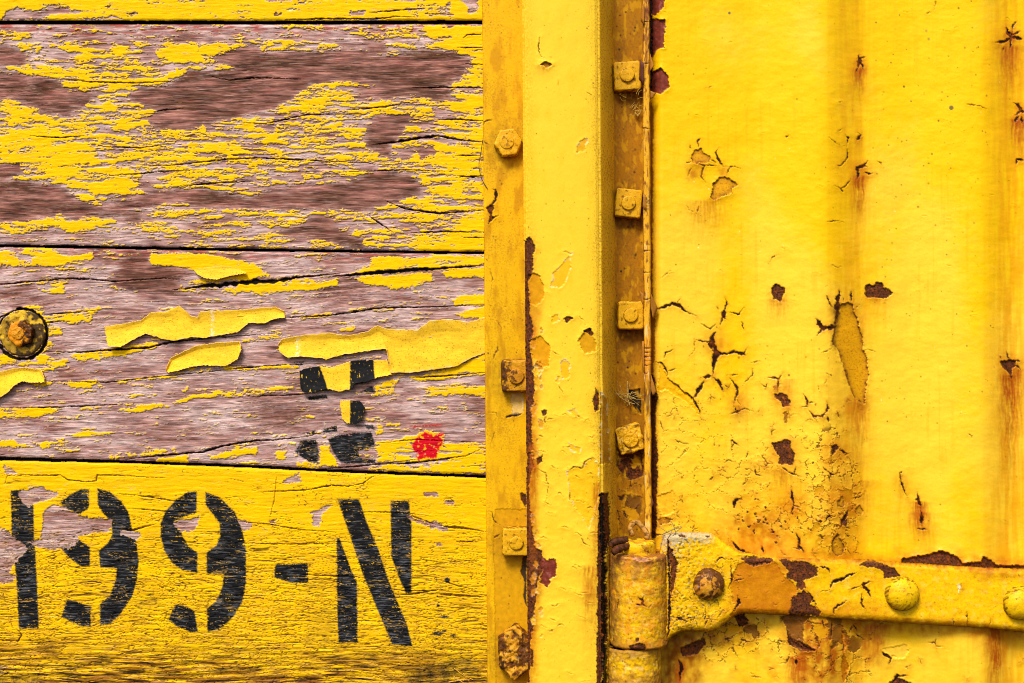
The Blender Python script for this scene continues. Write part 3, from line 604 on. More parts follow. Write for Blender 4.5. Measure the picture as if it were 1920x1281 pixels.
def stencil(s, polys, wear=.35, col=BLACK, soft=1.7, blot=False):
    for pts in polys:
        k = s.win(pts, 14)
        if k is None: continue
        X = s.X[k] + 1.5 * fbm(s.X[k] / 3.0, s.Y[k] / 3.0, s.seed + 81, 3); Y = s.Y[k] + 1.8 * fbm(s.X[k] / 3.0, s.Y[k] / 3.0, s.seed + 82, 3)
        d = sdf(X, Y, pts); m = sstep(soft, -soft, d)
        sp = .62 * fbm(s.X[k] / 4.5, s.Y[k] / 2.2, s.seed + 83, 3) + .85 * fbm(s.X[k] / 45, s.Yg[k] / 2.6, s.seed + 84, 3)
        if blot: sp = .9 * fbm(s.X[k] / 9, s.Y[k] / 8, s.seed + 83, 4)
        edge = np.exp(np.clip(d, None, 0) / 5)
        m = m * (1 - .9 * sstep(.74 - wear * .62 - .26 * edge, .92 - wear * .55 - .2 * edge, sp))
        over = sstep(11, 0, d) * (1 - sstep(0, -1, d)) * sstep(.42, .6, fbm(s.X[k] / 2.2, s.Y[k] / 2.2, s.seed + 86, 2))
        m = np.maximum(m, over * .8)
        pm = np.clip(s.m[k] + .15, 0, 1) if s is p4 else 1
        n = fbm(s.X[k] / 30, s.Yg[k] / 2.2, s.seed + 85, 3)[..., None]
        c = np.clip(np.asarray(col) * (1 + .5 * n) + (np.array([.06, .06, .066]) if col is BLACK else 0) * sstep(.05, .6, n + .4 * fbm(s.X[k] / 35, s.Y[k] / 35, s.seed + 93, 2)[..., None]), .003, 1)
        if col is BLACK:
            ln = sstep(.085, .02, np.abs(noise(s.X[k] / 42 + 2 * noise(s.X[k] / 90, s.Y[k] / 40, 87), (s.Yg[k] + 3 * fbm(s.X[k] / 30, s.Y[k] / 14, 88, 3)) / 4.2, s.seed + 89))) * sstep(.0, .35, fbm(s.X[k] / 50, s.Y[k] / 20, s.seed + 92, 3) + .05)
            c = c + (np.array([.36, .21, .05]) - c) * (.9 * ln)[..., None]
        mm = np.clip(m * pm * 1.06, 0, 1)[..., None]
        s.c[k] = s.c[k] * (1 - mm) + c * mm; s.r[k] = s.r[k] * (1 - m) + .55 * m

one = T(R5, [(58, 232), (130, 226), (150, 290), (182, 312), (186, 500), (192, 560), (200, 700), (212, 980), (103, 984), (88, 700), (75, 600), (64, 480)])
nine_a = [[(485, 225), (440, 225), (380, 255), (325, 300), (345, 320), (430, 362), (470, 340), (485, 320)],
          [(530, 220), (600, 240), (660, 290), (700, 350), (718, 430), (745, 520), (755, 620), (745, 720), (720, 810), (660, 900), (600, 960), (545, 968), (545, 850), (600, 800), (630, 720), (635, 655), (545, 650), (538, 560), (590, 515), (612, 470), (605, 400), (555, 350), (532, 310)],
          [(330, 545), (380, 500), (430, 500), (490, 540), (490, 645), (440, 645), (390, 610)], [(365, 825), (420, 838), (495, 862), (495, 975), (440, 970), (335, 920), (345, 880)]]
nine_b = [[(1072, 238), (1020, 240), (960, 280), (900, 345), (875, 410), (875, 480), (895, 560), (940, 630), (1000, 670), (1075, 680), (1075, 570), (1030, 540), (995, 480), (985, 450), (945, 400), (1000, 375), (1070, 350)],
          [(1120, 240), (1200, 270), (1280, 350), (1320, 450), (1340, 560), (1340, 740), (1320, 840), (1270, 920), (1200, 990), (1130, 1000), (1125, 880), (1180, 830), (1210, 760), (1220, 685), (1125, 685), (1125, 570), (1180, 530), (1200, 470), (1195, 410), (1150, 350), (1120, 310)],
          [(960, 852), (1020, 865), (1060, 890), (1078, 1000), (1040, 1005), (960, 970), (918, 935), (935, 890)]]
stencil(p4, [one] + [T(R5, q) for q in nine_a + nine_b], .24)
stencil(p4, [T(R6, q) for q in ([(165, 635), (340, 628), (343, 735), (250, 735), (155, 705)], [(497, 490), (512, 490), (580, 670), (608, 730), (612, 1060), (508, 1060), (500, 900)],
    [(500, 278), (620, 280), (660, 400), (720, 540), (780, 720), (880, 960), (910, 1080), (800, 1070), (740, 930), (640, 690), (560, 450)], [(790, 288), (890, 288), (905, 400), (905, 790), (875, 795), (830, 690), (795, 590)])], .27)
for cx, cy, rx, ry in ((1100, 720, 17, 16), (1050, 858, 9, 10), (1048, 1010, 32, 11), (1132, 1022, 18, 9), (1085, 920, 26, 8), (765, 245, 5, 5), (1084, 995, 14, 8)):
    reg = R5 if cx == 765 else R6
    stencil(p4, [T(reg, [(cx + rx * math.cos(q * .9), cy + ry * math.sin(q * .9)) for q in range(7)])], .1)
p4.specks(550, 690, 885, 950, 110, (.6, 1.5), (.03, .02, .02)); p4.specks(800, 880, 1060, 1200, 60, (.5, 1.4), (.03, .02, .02)); p4.specks(-60, 905, 880, 1200, 130, (.4, 1.2), (.06, .035, .02))
# the worn marking on the third board and the red dab
stencil(p3, [[(553, 848), (564, 826), (593, 824), (598, 848), (596, 869), (578, 866)], [(614, 823), (640, 815), (661, 812), (697, 810), (704, 837), (672, 846), (675, 859), (704, 862), (704, 869), (640, 869), (625, 848)],
    [(604, 805), (632, 797), (632, 810), (607, 812)], [(683, 797), (700, 797), (704, 806), (690, 806)], T(R4, [(588, 770), (660, 735), (682, 770)])], .25)
stencil(p3, [T(R4, [(250, 612), (310, 608), (300, 628), (260, 628)]), T(R4, [(320, 790), (420, 780), (440, 800), (330, 810)]), T(R4, [(290, 985), (370, 965), (360, 985)])], .6)
stencil(p3, [[(772, 836), (780, 822), (797, 810), (812, 816), (832, 812), (830, 832), (822, 846), (818, 862), (800, 858), (784, 863), (778, 850)]], .80, A(225, 20, 40), 2., True)
stencil(p3, [T(R4, [(860, 945), (1030, 930), (1030, 945), (870, 955)])], .7, A(190, 60, 50), 2.)
p3.crack([(42 + 47 * math.cos(q * .35), 627 + 47 * math.sin(q * .35)) for q in range(-5, 9)], 3.2, 2.5, (.012, .008, .006), taper=False, jit=.6); p3.crack([(42 + 46 * math.cos(q * .35), 626 + 46 * math.sin(q * .35)) for q in range(9, 15)], 1.6, 2., (.02, .012, .008), taper=False, jit=.6)
p3.stain(T(R4, [(60, 800), (300, 820), (320, 940), (100, 960), (20, 900)]), WOOD_D * .75, .65, 16); p3.stain(T(R3, [(650, 90), (900, 130), (940, 230), (800, 240), (620, 180)]), WOOD_D * .6, .6, 14)
p3.stain(T(R4, [(1140, 780), (1250, 800), (1250, 1010), (1200, 900)]), WOOD_D * .7, .6, 14)
for q in (p1, p2, p3): q.h += .1 * fbm(q.X / 25, q.Y / 14, q.seed + 90, 3)
planks = []
for s, lab in ((p1, 'topmost wooden board of which only the yellow lower edge shows'),
               (p2, 'broad weathered board with hundreds of small yellow paint chips, second from top'),
               (p3, 'mostly bare pinkish board with long curling paint flakes and a red dab'),
               (p4, 'yellow board stencilled 199-N in black, the lowest board')):
    plank_edges(s)
    o = s.build('plank', M_WOOD); tag(o, lab, 'plank', 'wooden boards of the wagon side'); planks.append(o)

# ------------------------------------------------------------------ loose curls of paint on the third board
def curl(top, bot, lift, parent, seed, paint=None, n=220, mcount=46, label=None):
    u = np.linspace(0, 1, n); v = np.linspace(0, 1, mcount)
    def along(p):
        p = np.asarray(p, float); L = np.concatenate([[0], np.cumsum(np.hypot(*(p[1:] - p[:-1]).T))]); L /= L[-1]
        return np.interp(u, L, p[:, 0]), np.interp(u, L, p[:, 1])
    tx, ty = along(top); bx, by = along(bot)
    jt = 1.4 * fbm(u * 30, u * 0 + seed, seed, 4) + .8 * noise(u * 70, u * 0 + 3, seed); jb = 1.5 * fbm(u * 30, u * 0 + seed + 5, seed + 1, 4) + .9 * noise(u * 70, u * 0 + 9, seed)
    U, V = np.meshgrid(u, v)
    X = tx[None] * (1 - V) + bx[None] * V; Y = (ty + jt)[None] * (1 - V) + (by + jb)[None] * V
    ends = np.clip(np.minimum(U, 1 - U) * 40, 0, 1)
    X = X + (1 - ends) * 2.2 * fbm(V * 5, V * 0 + U.round(), seed + 3, 3)
    Z = .9 + 1.7 * lift(U, V) + .5 * fbm(X / 60, Y / 30, seed + 16, 2) + .35 * fbm(X / 30, Y / 16, seed + 6, 3)
    s = Sheet.__new__(Sheet); s.X, s.Y, s.h = X, Y, Z; s.nx, s.ny = n, mcount; s.seed = seed; s.x0 = s.y0 = 0; s.step = 1; s.wx, s.wy = X, Y; s.Yg = Y
    s.c = np.empty(X.shape + (3,)); s.c[:] = GOLD; s.r = np.full(X.shape, .42)
    nn = fbm(X / 40, Y / 25, seed + 7, 3)[..., None]; s.c = s.c * (1 + .12 * nn)
    sp = sstep(.42, .6, fbm(X / 2.6, Y / 2.6, seed + 8, 2)) * .65; s.tint((slice(None), slice(None)), sp, (.13, .07, .02))
    rim = np.exp(-np.minimum(V, 1 - V) / .02) * sstep(-.2, .3, noise(U * 25, V * 0, seed + 9)); s.tint((slice(None), slice(None)), .6 * rim, (.75, .58, .42))
    if paint: paint(s, U, V)
    o = s.build('paint_flake', M_WOOD, parent)
    md = o.modifiers.new('thick', 'SOLIDIFY'); md.thickness = .0005; md.offset = -1
    if label: o['label'] = label
    return o
p3o = planks[2]
def white_run(s, U, V):
    m = np.exp(-((s.X - 397) / 2.2) ** 2) * sstep(-.1, .3, noise(s.X / 3, s.Y / 7, 77)) + .8 * np.exp(-((s.X - 401) / 1.2) ** 2) * sstep(0, .3, noise(s.X / 3, s.Y / 5, 78))
    s.tint((slice(None), slice(None)), m * .8, (.75, .62, .45))
curl(T(R3, [(543, 425), (640, 410), (740, 390), (790, 350), (860, 350), (935, 315), (1000, 370), (1030, 378), (1045, 345), (1190, 340), (1300, 335), (1337, 330), (1440, 322), (1485, 345)]),
     T(R3, [(565, 528), (630, 532), (700, 490), (760, 462), (850, 490), (910, 500), (1000, 480), (1060, 485), (1150, 470), (1240, 455), (1300, 405), (1380, 408), (1440, 382), (1488, 378)]),
     lambda U, V: 3.0 * np.clip(V - .35, 0, 1) ** 1.3 + 2.4 * np.clip(.22 - U, 0, 1) * 3 * (.4 + V) + .9 * np.clip(.2 - V, 0, 1) * 3, p3o, 601, white_run)
curl(T(R3, [(865, 655), (890, 590), (950, 560), (1020, 525), (1120, 510), (1250, 502), (1258, 530)]), T(R3, [(880, 663), (930, 655), (1000, 635), (1060, 627), (1180, 632), (1240, 595), (1258, 545)]),
     lambda U, V: 3.2 * np.clip(V - .3, 0, 1) ** 1.2 + 1.5 * np.clip(.2 - V, 0, 1) * 3 + 2 * np.clip(U - .8, 0, 1) * 3, p3o, 602, n=140)
curl(T(R4, [(172, 515), (190, 490), (300, 470), (430, 458), (540, 472), (640, 450), (690, 418), (740, 438), (900, 442), (960, 395), (1060, 385), (1170, 402), (1262, 370)]),
     T(R4, [(180, 555), (220, 588), (300, 580), (420, 595), (520, 570), (620, 555), (740, 540), (760, 668), (880, 665), (1000, 648), (1100, 635), (1180, 590), (1262, 560)]),
     lambda U, V: (3.4 * np.clip(V - .35, 0, 1) ** 1.3 + 1.3 * np.clip(.25 - V, 0, 1) * 3) * (1 - .75 * sstep(.82, 1, U)) + 2 * np.clip(.15 - U, 0, 1) * 4, p3o, 603,
     lambda s, U, V: s.tint((slice(None), slice(None)), np.exp(-((s.X - 558) / 4) ** 2) * sstep(.0, .3, noise(s.X / 3, s.Y / 4, 79)) * .8, (.8, .68, .5)), n=300, mcount=60)
curl(T(R3, [(-60, 690), (0, 660), (60, 645), (130, 638), (215, 650), (232, 700)]), T(R3, [(-60, 830), (0, 795), (40, 770), (70, 735), (115, 710), (160, 718), (232, 715)]),
     lambda U, V: 3.4 * np.clip(V - .25, 0, 1) ** 1.2 + 1.2 * np.clip(.2 - V, 0, 1) * 3 + 2 * np.clip(U - .8, 0, 1) * 3, p3o, 604, n=120)
curl(T(R3, [(1010, 128), (1060, 118), (1160, 105), (1230, 115), (1285, 140)]), T(R3, [(1030, 150), (1070, 172), (1130, 180), (1200, 160), (1285, 145)]),
     lambda U, V: 1.2 + 2.0 * np.clip(V - .2, 0, 1), p3o, 605, n=110)
def marks(s, U, V):
    for pts in ([(270, 640), (388, 630), (408, 680), (440, 780), (270, 790)], [(548, 590), (668, 590), (680, 740), (600, 740), (570, 775), (545, 775)]):
        d = sdf(s.X + 1.2 * fbm(s.X / 4, s.Y / 4, 5, 3), s.Y, T(R4, pts)); n = sstep(.45, .7, fbm(s.X / 4, s.Y / 10, 6, 3))
        s.tint((slice(None), slice(None)), sstep(1.2, -1.2, d) * (1 - .9 * n), BLACK)
curl(T(R4, [(283, 655), (330, 640), (390, 632), (440, 640), (500, 622), (550, 605), (610, 600), (680, 600), (740, 598), (762, 660)]),
     T(R4, [(290, 745), (300, 765), (350, 770), (400, 755), (440, 752), (490, 765), (560, 748), (570, 722), (640, 712), (690, 690), (764, 675)]),
     lambda U, V: .8 + 2.6 * np.clip(V - .3, 0, 1) ** 1.2 + 1.6 * np.clip(.3 - U, 0, 1) * 2, p3o, 606, marks, n=150, label='flake with two black paint marks')
def mark2(s, U, V):
    d = sdf(s.X + 1.2 * fbm(s.X / 4, s.Y / 4, 5, 3), s.Y, T(R4, [(548, 790), (640, 790), (640, 950), (546, 950)])); n = sstep(.4, .7, fbm(s.X / 4, s.Y / 10, 6, 3))
    s.tint((slice(None), slice(None)), sstep(1.2, -1.2, d) * (1 - .9 * n), BLACK)
curl(T(R4, [(494, 812), (540, 810), (600, 815), (625, 850)]), T(R4, [(505, 905), (530, 930), (580, 932), (605, 915)]),
     lambda U, V: .8 + 2.5 * np.clip(U - .5, 0, 1) + 1.6 * np.clip(V - .5, 0, 1), p3o, 607, mark2, n=60, label='small half black flake')

# ------------------------------------------------------------------ steel post: two flanges and a raised channel
DR = 9.5 / 1281
ZP = 62.0
def prof_sheet(prof, seed, jag=2.5, base=YEL, y0=-70, y1=1360, step=1.35):
    """a sheet swept along y over a cross-section given in (photo x, height mm) at the top of the frame"""
    p = np.asarray(prof, float); L = np.concatenate([[0], np.cumsum(np.hypot(p[1:, 0] - p[:-1, 0], (p[1:, 1] - p[:-1, 1]) * 2))])
    s = Sheet(0, L[-1], y0, y1, step, jag, seed, base)
    s.arc = s.X.copy(); px = np.interp(s.arc, L, p[:, 0]); pz = np.interp(s.arc, L, p[:, 1])
    tx = np.gradient(px, axis=1); tz = np.gradient(pz, axis=1) * 2; ln = np.hypot(tx, tz) + 1e-9
    s.nrm = (-tz / ln, tx / ln); s.px, s.pz = px + DR * s.Y, pz
    return s
def prof_map(s):
    def f(X, Y, h):
        return P(s.px + s.nrm[0] * h * 2, s.Y, s.pz + s.nrm[1] * h)
    return f
def round_prof(pts, r=3, n=5):
    out = [pts[0]]
    for i in range(1, len(pts) - 1):
        a, b, c = [np.array((q[0], q[1] * 2), float) for q in pts[i - 1:i + 2]]
        rr = min(r[i] if isinstance(r, dict) and i in r else (3 if isinstance(r, dict) else r), .45 * np.linalg.norm(a - b), .45 * np.linalg.norm(c - b))
        s0 = b + (a - b) / np.linalg.norm(a - b) * rr; s1 = b + (c - b) / np.linalg.norm(c - b) * rr
        for t in np.linspace(0, 1, n):
            q = (1 - t) ** 2 * s0 + 2 * t * (1 - t) * b + t * t * s1; out.append((q[0], q[1] / 2))
    out.append(pts[-1]); return out

post = thing('steel_post', (0.03, -.006, 0), 'tall yellow steel post with rusty left edge between boards and door', 'post')
# left flange: sheet x = 904..1002
LFB = np.array([.72, .385, .0015])
lf = prof_sheet(round_prof([(904, -1), (904.5, 5), (906, 6.5), (1004, 6.5)], 2), 71, base=LFB)
lf.wx = lf.wx - lf.X + lf.px; lf.wy = lf.wy; lf.X = lf.px   # work in photo pixels from here
lf.x0 = lf.px.min()
def flange_win(s):
    def win(pts, m):
        p = np.asarray(pts, float); j0 = max(0, int((p[:, 1].min() - m - s.y0) / s.step)); j1 = min(s.ny, int((p[:, 1].max() + m - s.y0) / s.step) + 2)
        return (slice(j0, j1), slice(0, s.nx)) if j1 > j0 + 1 else None
    s.win = win
flange_win(lf)
lf.h += .25 * fbm(lf.X / 30, lf.Y / 40, 711, 3) + .06 * fbm(lf.X / 5, lf.Y / 5, 712, 2)
al = (slice(None), slice(None))
lf.tint(al, .45 * sstep(.0, .7, fbm(lf.X / 3, lf.Y / 3, 713, 3) + .4 * fbm(lf.X / 40, lf.Y / 70, 714, 3)), (.22, .10, .008))
lf.tint(al, .6 * sstep(-.05, .5, fbm(lf.X / 22, lf.Y / 70, 715, 4)), (.42, .17, .002))
lf.patch([(928, 955), (1010, 955), (1010, 1400), (932, 1400), (928, 1150), (925, 1000)], 'none', .3, .2, col=np.array([.60, .29, .002]))
lf.patch(T(R8, [(62, 1130), (105, 1125), (95, 1180), (110, 1190), (75, 1225), (85, 1180)]), 'rust', .8, .6)
lf.crack(T(R8, [(47, 690), (55, 665), (100, 655)]), 1.8); lf.crack(T(R8, [(95, 1035), (118, 1040), (115, 1090), (95, 1120), (60, 1135)]), 2.4, halo=.3)
lf.crack(T(R8, [(95, 1190), (120, 1185), (135, 1180)]), 1.2); lf.crack(T(R8, [(50, 770), (70, 790), (80, 792)]), 1.3)
for pts in ([(60, 205), (85, 220), (95, 270), (90, 340), (75, 400)], [(85, 492), (120, 500), (145, 540), (140, 580)], [(130, 600), (125, 660), (105, 690), (100, 770)], [(75, 1000), (120, 1005), (130, 1040)], [(120, 1090), (100, 1130), (90, 1180)]): lf.crack(T(R9, pts), .8, .3, (.12, .05, .01))
lf.crack(T(R9, [(165, 1030), (210, 1018), (250, 1010), (270, 995)]), 2.6, halo=.4); lf.chip(T(R9, [(200, 900), (260, 890), (265, 1000), (205, 1010)]), (.75, .5, .15))
lf.crack(T(R10, [(75, 320), (95, 330), (105, 370), (140, 400)]), 1.3); lf.crack(T(R10, [(100, 470), (130, 460), (150, 445)]), 1.6)
lf.patch(T(R10, [(255, 440), (290, 420), (292, 860), (270, 800), (280, 720), (255, 660), (275, 560)]), 'none', .6, .3, col=(.05, .028, .012))
lf.patch(T(R10, [(250, 220), (290, 225), (290, 310), (262, 265)]), 'rust', .6, .3)
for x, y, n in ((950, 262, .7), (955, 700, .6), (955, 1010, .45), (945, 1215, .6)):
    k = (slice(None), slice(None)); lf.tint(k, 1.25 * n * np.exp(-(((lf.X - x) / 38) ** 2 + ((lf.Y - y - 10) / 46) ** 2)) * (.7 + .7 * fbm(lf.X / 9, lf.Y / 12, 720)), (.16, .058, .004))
lf.specks(908, 985, -60, 1350, 260, (.4, 1.3), (.08, .04, .008))
lf.r[:] = np.maximum(lf.r, .62)
lf.build('flange', M_STEEL, post, prof_map(lf))
# right flange in the recess x = 1146..1216
rf = prof_sheet([(1146, 4.2), (1232, 4.2)], 72, base=np.array([.38, .15, .002]))  # recess shade is put into this darker orange base, along with its dirt
rf.wx = rf.wx - rf.X + rf.px; rf.X = rf.px; flange_win(rf)
rf.h += .3 * fbm(rf.X / 20, rf.Y / 30, 721, 4)
rf.tint(al, .6 * sstep(-.2, .55, fbm(rf.X / 4, rf.Y / 5, 722, 3) + .6 * fbm(rf.X / 22, rf.Y / 70, 723, 3)), (.20, .085, .008))
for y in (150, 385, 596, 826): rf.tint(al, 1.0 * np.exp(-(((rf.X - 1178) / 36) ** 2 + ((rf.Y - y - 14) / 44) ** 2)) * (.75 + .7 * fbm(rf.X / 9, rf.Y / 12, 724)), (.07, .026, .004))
rf.patch(T(R9, [(840, 880), (905, 870), (910, 1010), (890, 1000), (850, 940)]), 'none', 1.2, .6, col=(.02, .012, .008)); rf.patch(T(R9, [(740, 1190), (910, 1190), (918, 1281), (745, 1281)]), 'rust', .8, .5)
rf.patch(T(R10, [(770, 0), (935, 0), (940, 130), (870, 150), (800, 90)]), 'rust', .8, .5)
rf.crackle(T(R10, [(750, 0), (940, 0), (940, 400), (760, 400)]), 24, 24, .07, .9, 12, .5, 61, .25)
rf.tint(al, .55 * sstep(.1, .45, fbm(rf.X / 11, rf.Y / 26, 725, 4)), (.62, .31, .002)); rf.specks(1150, 1206, -60, 1000, 120, (.5, 2.2), (.03, .015, .006))
rf.r[:] = np.maximum(rf.r, .66)
rf.build('flange', M_STEEL, post, prof_map(rf))
# channel
ch = prof_sheet(round_prof([(1003, 6.5), (978.5, 54), (979, ZP), (1124, ZP), (1150, 4.0)], {2: 7, 3: 16}), 73, jag=3.6, base=np.array([.82, .50, .024]))
CHX = ch.px.copy(); ch.wx = ch.wx - ch.X + ch.px; ch.X = ch.px; flange_win(ch)
front = (ch.pz > ZP - 4) * 1.0; web = sstep(ZP - 3, ZP - 9, ch.pz) * (ch.arc > ch.arc.max() * .4)
ch.h += -1.6 * np.clip(np.abs(ch.X - DR * ch.Y - 1052) / 75, 0, 1) ** 2 * (ch.pz > ZP - 3) + .30 * fbm(ch.X / 45, ch.Y / 60, 731, 3) + .05 * fbm(ch.X / 5, ch.Y / 6, 732, 2) + .18 * fbm(ch.X / 16, ch.Y / 14, 733, 3) * sstep(500, 1000, ch.Y)
ch.tint(al, .30 * sstep(.1, .7, fbm(ch.X / 18, ch.Y / 60, 734, 4)), (.80, .42, .003))
ch.tint(al, .85 * sstep(1085, 1128, ch.X - DR * ch.Y) * sstep(.0, .5, fbm(ch.X / 2.4, ch.Y / 3.2, 735, 3) + .3 * fbm(ch.X / 20, ch.Y / 60, 736, 2)), (.42, .20, .012))
ch.tint(al, .75 * sstep(1012, 984, ch.X - DR * ch.Y) * sstep(-.1, .6, fbm(ch.X / 3, ch.Y / 4, 737, 3) + .2), (.66, .34, .002))
ch.tint(al, .3 * sstep(-.2, .7, fbm(ch.X / 8, ch.Y / 60, 738, 3)) * web, (.5, .25, .004))
ch.tint(al, .45 * sstep(400, 1100, ch.Y) * sstep(-.1, .6, fbm(ch.X / 12, ch.Y / 40, 739, 4)) * web, (.22, .07, .008))
re = [(275, 62), (300, 45), (335, 95), (315, 140), (318, 228), (292, 290), (300, 420), (318, 560), (300, 640), (322, 760), (326, 880), (308, 1000), (316, 1200), (326, 1300), (250, 1300), (250, 62)]
ch.stain(T(R9, [(290, 240), (345, 245), (360, 420), (345, 560), (350, 700), (340, 900), (335, 1281), (270, 1281), (270, 240)]), (.52, .16, .003), 1.1, 12)
ch.stain(T(R10, [(280, 0), (345, 0), (350, 150), (335, 420), (370, 700), (345, 1000), (330, 1281), (280, 1281)]), (.50, .15, .003), 1.1, 12)
ch.patch(T(R9, [(290, 250), (320, 240), (345, 246), (378, 300), (375, 380), (340, 420), (300, 400)]), 'none', .5, .5, col=(.60, .26, .003)); ch.patch(T(R9, [(300, 610), (365, 580), (415, 640), (405, 750), (375, 760), (340, 720), (310, 680)]), 'none', .5, .5, col=(.62, .27, .003))
ch.patch(T(R9, re), 'rust', .7, .5, halo=.5)
ch.patch(T(R10, [(285, 0), (318, 0), (325, 80), (300, 180), (318, 420), (340, 530), (372, 545), (385, 600), (360, 700), (345, 780), (332, 950), (315, 1010), (300, 1281), (250, 1281), (250, 0)]), 'rust', .7, .5, halo=.6)
ch.patch(T(R10, [(370, 560), (400, 600), (430, 588), (460, 600), (455, 690), (420, 700), (405, 748), (370, 720)]), 'red', .5, .4)
ch.patch(T(R10, [(345, 30), (380, 10), (375, 50), (345, 65)]), 'rust', .4, .3); ch.patch(T(R10, [(312, 1090), (330, 1100), (325, 1190), (308, 1190)]), 'rust', .4, .3)
for pts in ([(415, 315), (430, 240), (520, 145), (525, 225), (500, 280), (460, 325)], [(462, 132), (500, 115), (535, 130), (525, 145), (490, 122)], [(415, 480), (460, 462), (455, 480), (470, 495), (430, 512)], [(470, 720), (500, 708), (525, 745), (515, 810), (475, 822)], [(510, 990), (550, 978), (567, 1010), (540, 1022)], [(505, 1170), (580, 1195), (577, 1225), (520, 1205)], [(330, 730), (370, 760), (360, 800), (335, 790)], [(440, 840), (450, 800), (462, 810), (455, 845)]):
    ch.chip(T(R9, pts), (.74, .37, .002))
ch.patch(T(R9, [(565, 610), (600, 560), (625, 540), (650, 570), (665, 630), (660, 668), (600, 678)]), 'none', .5, .6, col=(.58, .27, .004)); ch.patch(T(R9, [(595, 560), (625, 538), (650, 570), (640, 585)]), 'rust', .4, .3)
ch.patch(T(R9, [(485, 490), (510, 470), (540, 490), (500, 508)]), 'rust', .5, .6); ch.patch(T(R9, [(645, 930), (665, 868), (682, 900), (677, 990), (660, 1000)]), 'rust', .5, .5, halo=.4)
ch.patch(T(R9, [(365, 990), (395, 985), (395, 1010), (370, 1020)]), 'rust', .4, .4)
ch.chip(T(R9, [(690, 890), (722, 930), (740, 1281), (690, 1281)]), (.36, .16, .012))
ch.chip(T(R10, [(515, 105), (555, 76), (600, 85), (620, 45), (655, 20), (695, 60), (690, 250), (660, 340), (640, 420), (560, 300), (530, 250)]), (.78, .42, .004))
for pts in ([(345, 190), (345, 250), (375, 320)], [(400, 640), (420, 700)], [(560, 395), (600, 380)]): pass
ch.crack(T(R8, [(357, 200), (347, 255), (355, 295), (380, 318)]), 1.1, rim=.5); ch.patch(T(R8, [(355, 355), (385, 338), (428, 352), (385, 372)]), 'old', .7, .7); ch.streak(1018, 122, 26, 9, .35)
ch.chip(T(R8, [(555, 840), (560, 800), (600, 755), (618, 765), (600, 820)])); ch.crack(T(R8, [(608, 502), (625, 512), (640, 528)]), .6); ch.crack(T(R8, [(455, 440), (456, 480)]), 1., .2, YEL_OLD)
rr = random.Random(5)
for pts in ([(510, 100), (560, 75), (600, 85), (610, 50), (655, 20), (695, 50)], [(345, 85), (395, 110), (410, 180), (405, 250), (385, 285)], [(530, 190), (535, 260), (560, 310)], [(585, 450), (610, 500), (650, 530)], [(420, 850), (450, 850), (480, 835)], [(555, 440), (590, 460), (610, 490)]):
    ch.crack(T(R10, pts), 1.0, .5, (.20, .07, .01), rim=.6)
for pts in ([(385, 345), (405, 350)], [(420, 665), (470, 690)], [(460, 855), (490, 905)], [(380, 1000), (385, 1070)], [(560, 470), (600, 500), (610, 530)], [(390, 1020), (385, 1050), (395, 1080)]): ch.crack(T(R9, pts), .8, .4, (.25, .10, .01), rim=.6)
for i in range(46):
    x = rr.uniform(1008, 1125); y = rr.uniform(760, 1290); ch.crack([(x, y), (x + rr.uniform(4, 12), y + rr.uniform(-4, 5)), (x + rr.uniform(12, 20), y + rr.uniform(-2, 9))], rr.uniform(.4, .9), .4, (.30, .12, .01), rim=.55)
for i in range(26): ch.chip([(rr.uniform(1003, 1020) + q * 0, 0) for q in range(0)] or (lambda x, y, a: [(x + a * math.cos(t * 1.05) * rr.uniform(.6, 1.2), y + 1.8 * a * math.sin(t * 1.05) * rr.uniform(.6, 1.2)) for t in range(6)])(rr.uniform(998, 1022), rr.uniform(620, 1270), rr.uniform(2, 7)), (.76, .42, .02) if i % 3 == 0 else (.55, .2, .006), .3, .4, .25)
ch.streak(1000, 830, 300, 5, .6); ch.streak(1105, 1060, 200, 9, .5); ch.streak(1120, 900, 380, 6, .6); ch.stain(T(R10, [(610, 740), (660, 740), (670, 830), (620, 840)]), RUST_OR, .7, 8)
ch.patch(T(R10, [(714, 240), (746, 226), (757, 450), (740, 560), (738, 760), (738, 1400), (712, 1400), (720, 700)]), 'none', 1.2, .4, col=(.008, .005, .004)) if False else ch.patch(T(R10, [(700, 225), (745, 215), (758, 450), (735, 560), (735, 750), (745, 1000), (700, 1400), (680, 1400), (688, 500)]), 'rust', .6, .4)
ch.crack([(1129, 930), (1132, 1000), (1134, 1100), (1135, 1200), (1136, 1300), (1137, 1400)], 3.6, 1.4, (.006, .004, .003), taper=False, jit=1.6); ch.specks(985, 1130, -60, 1350, 240, (.4, 1.1), (.22, .11, .01)); ch.specks(1100, 1150, -60, 1350, 300, (.4, 1.2), (.20, .10, .015))
ch.r[:] = np.where(ch.r < .5, .34, ch.r)
ch.build('channel', M_STEEL, post, prof_map(ch))

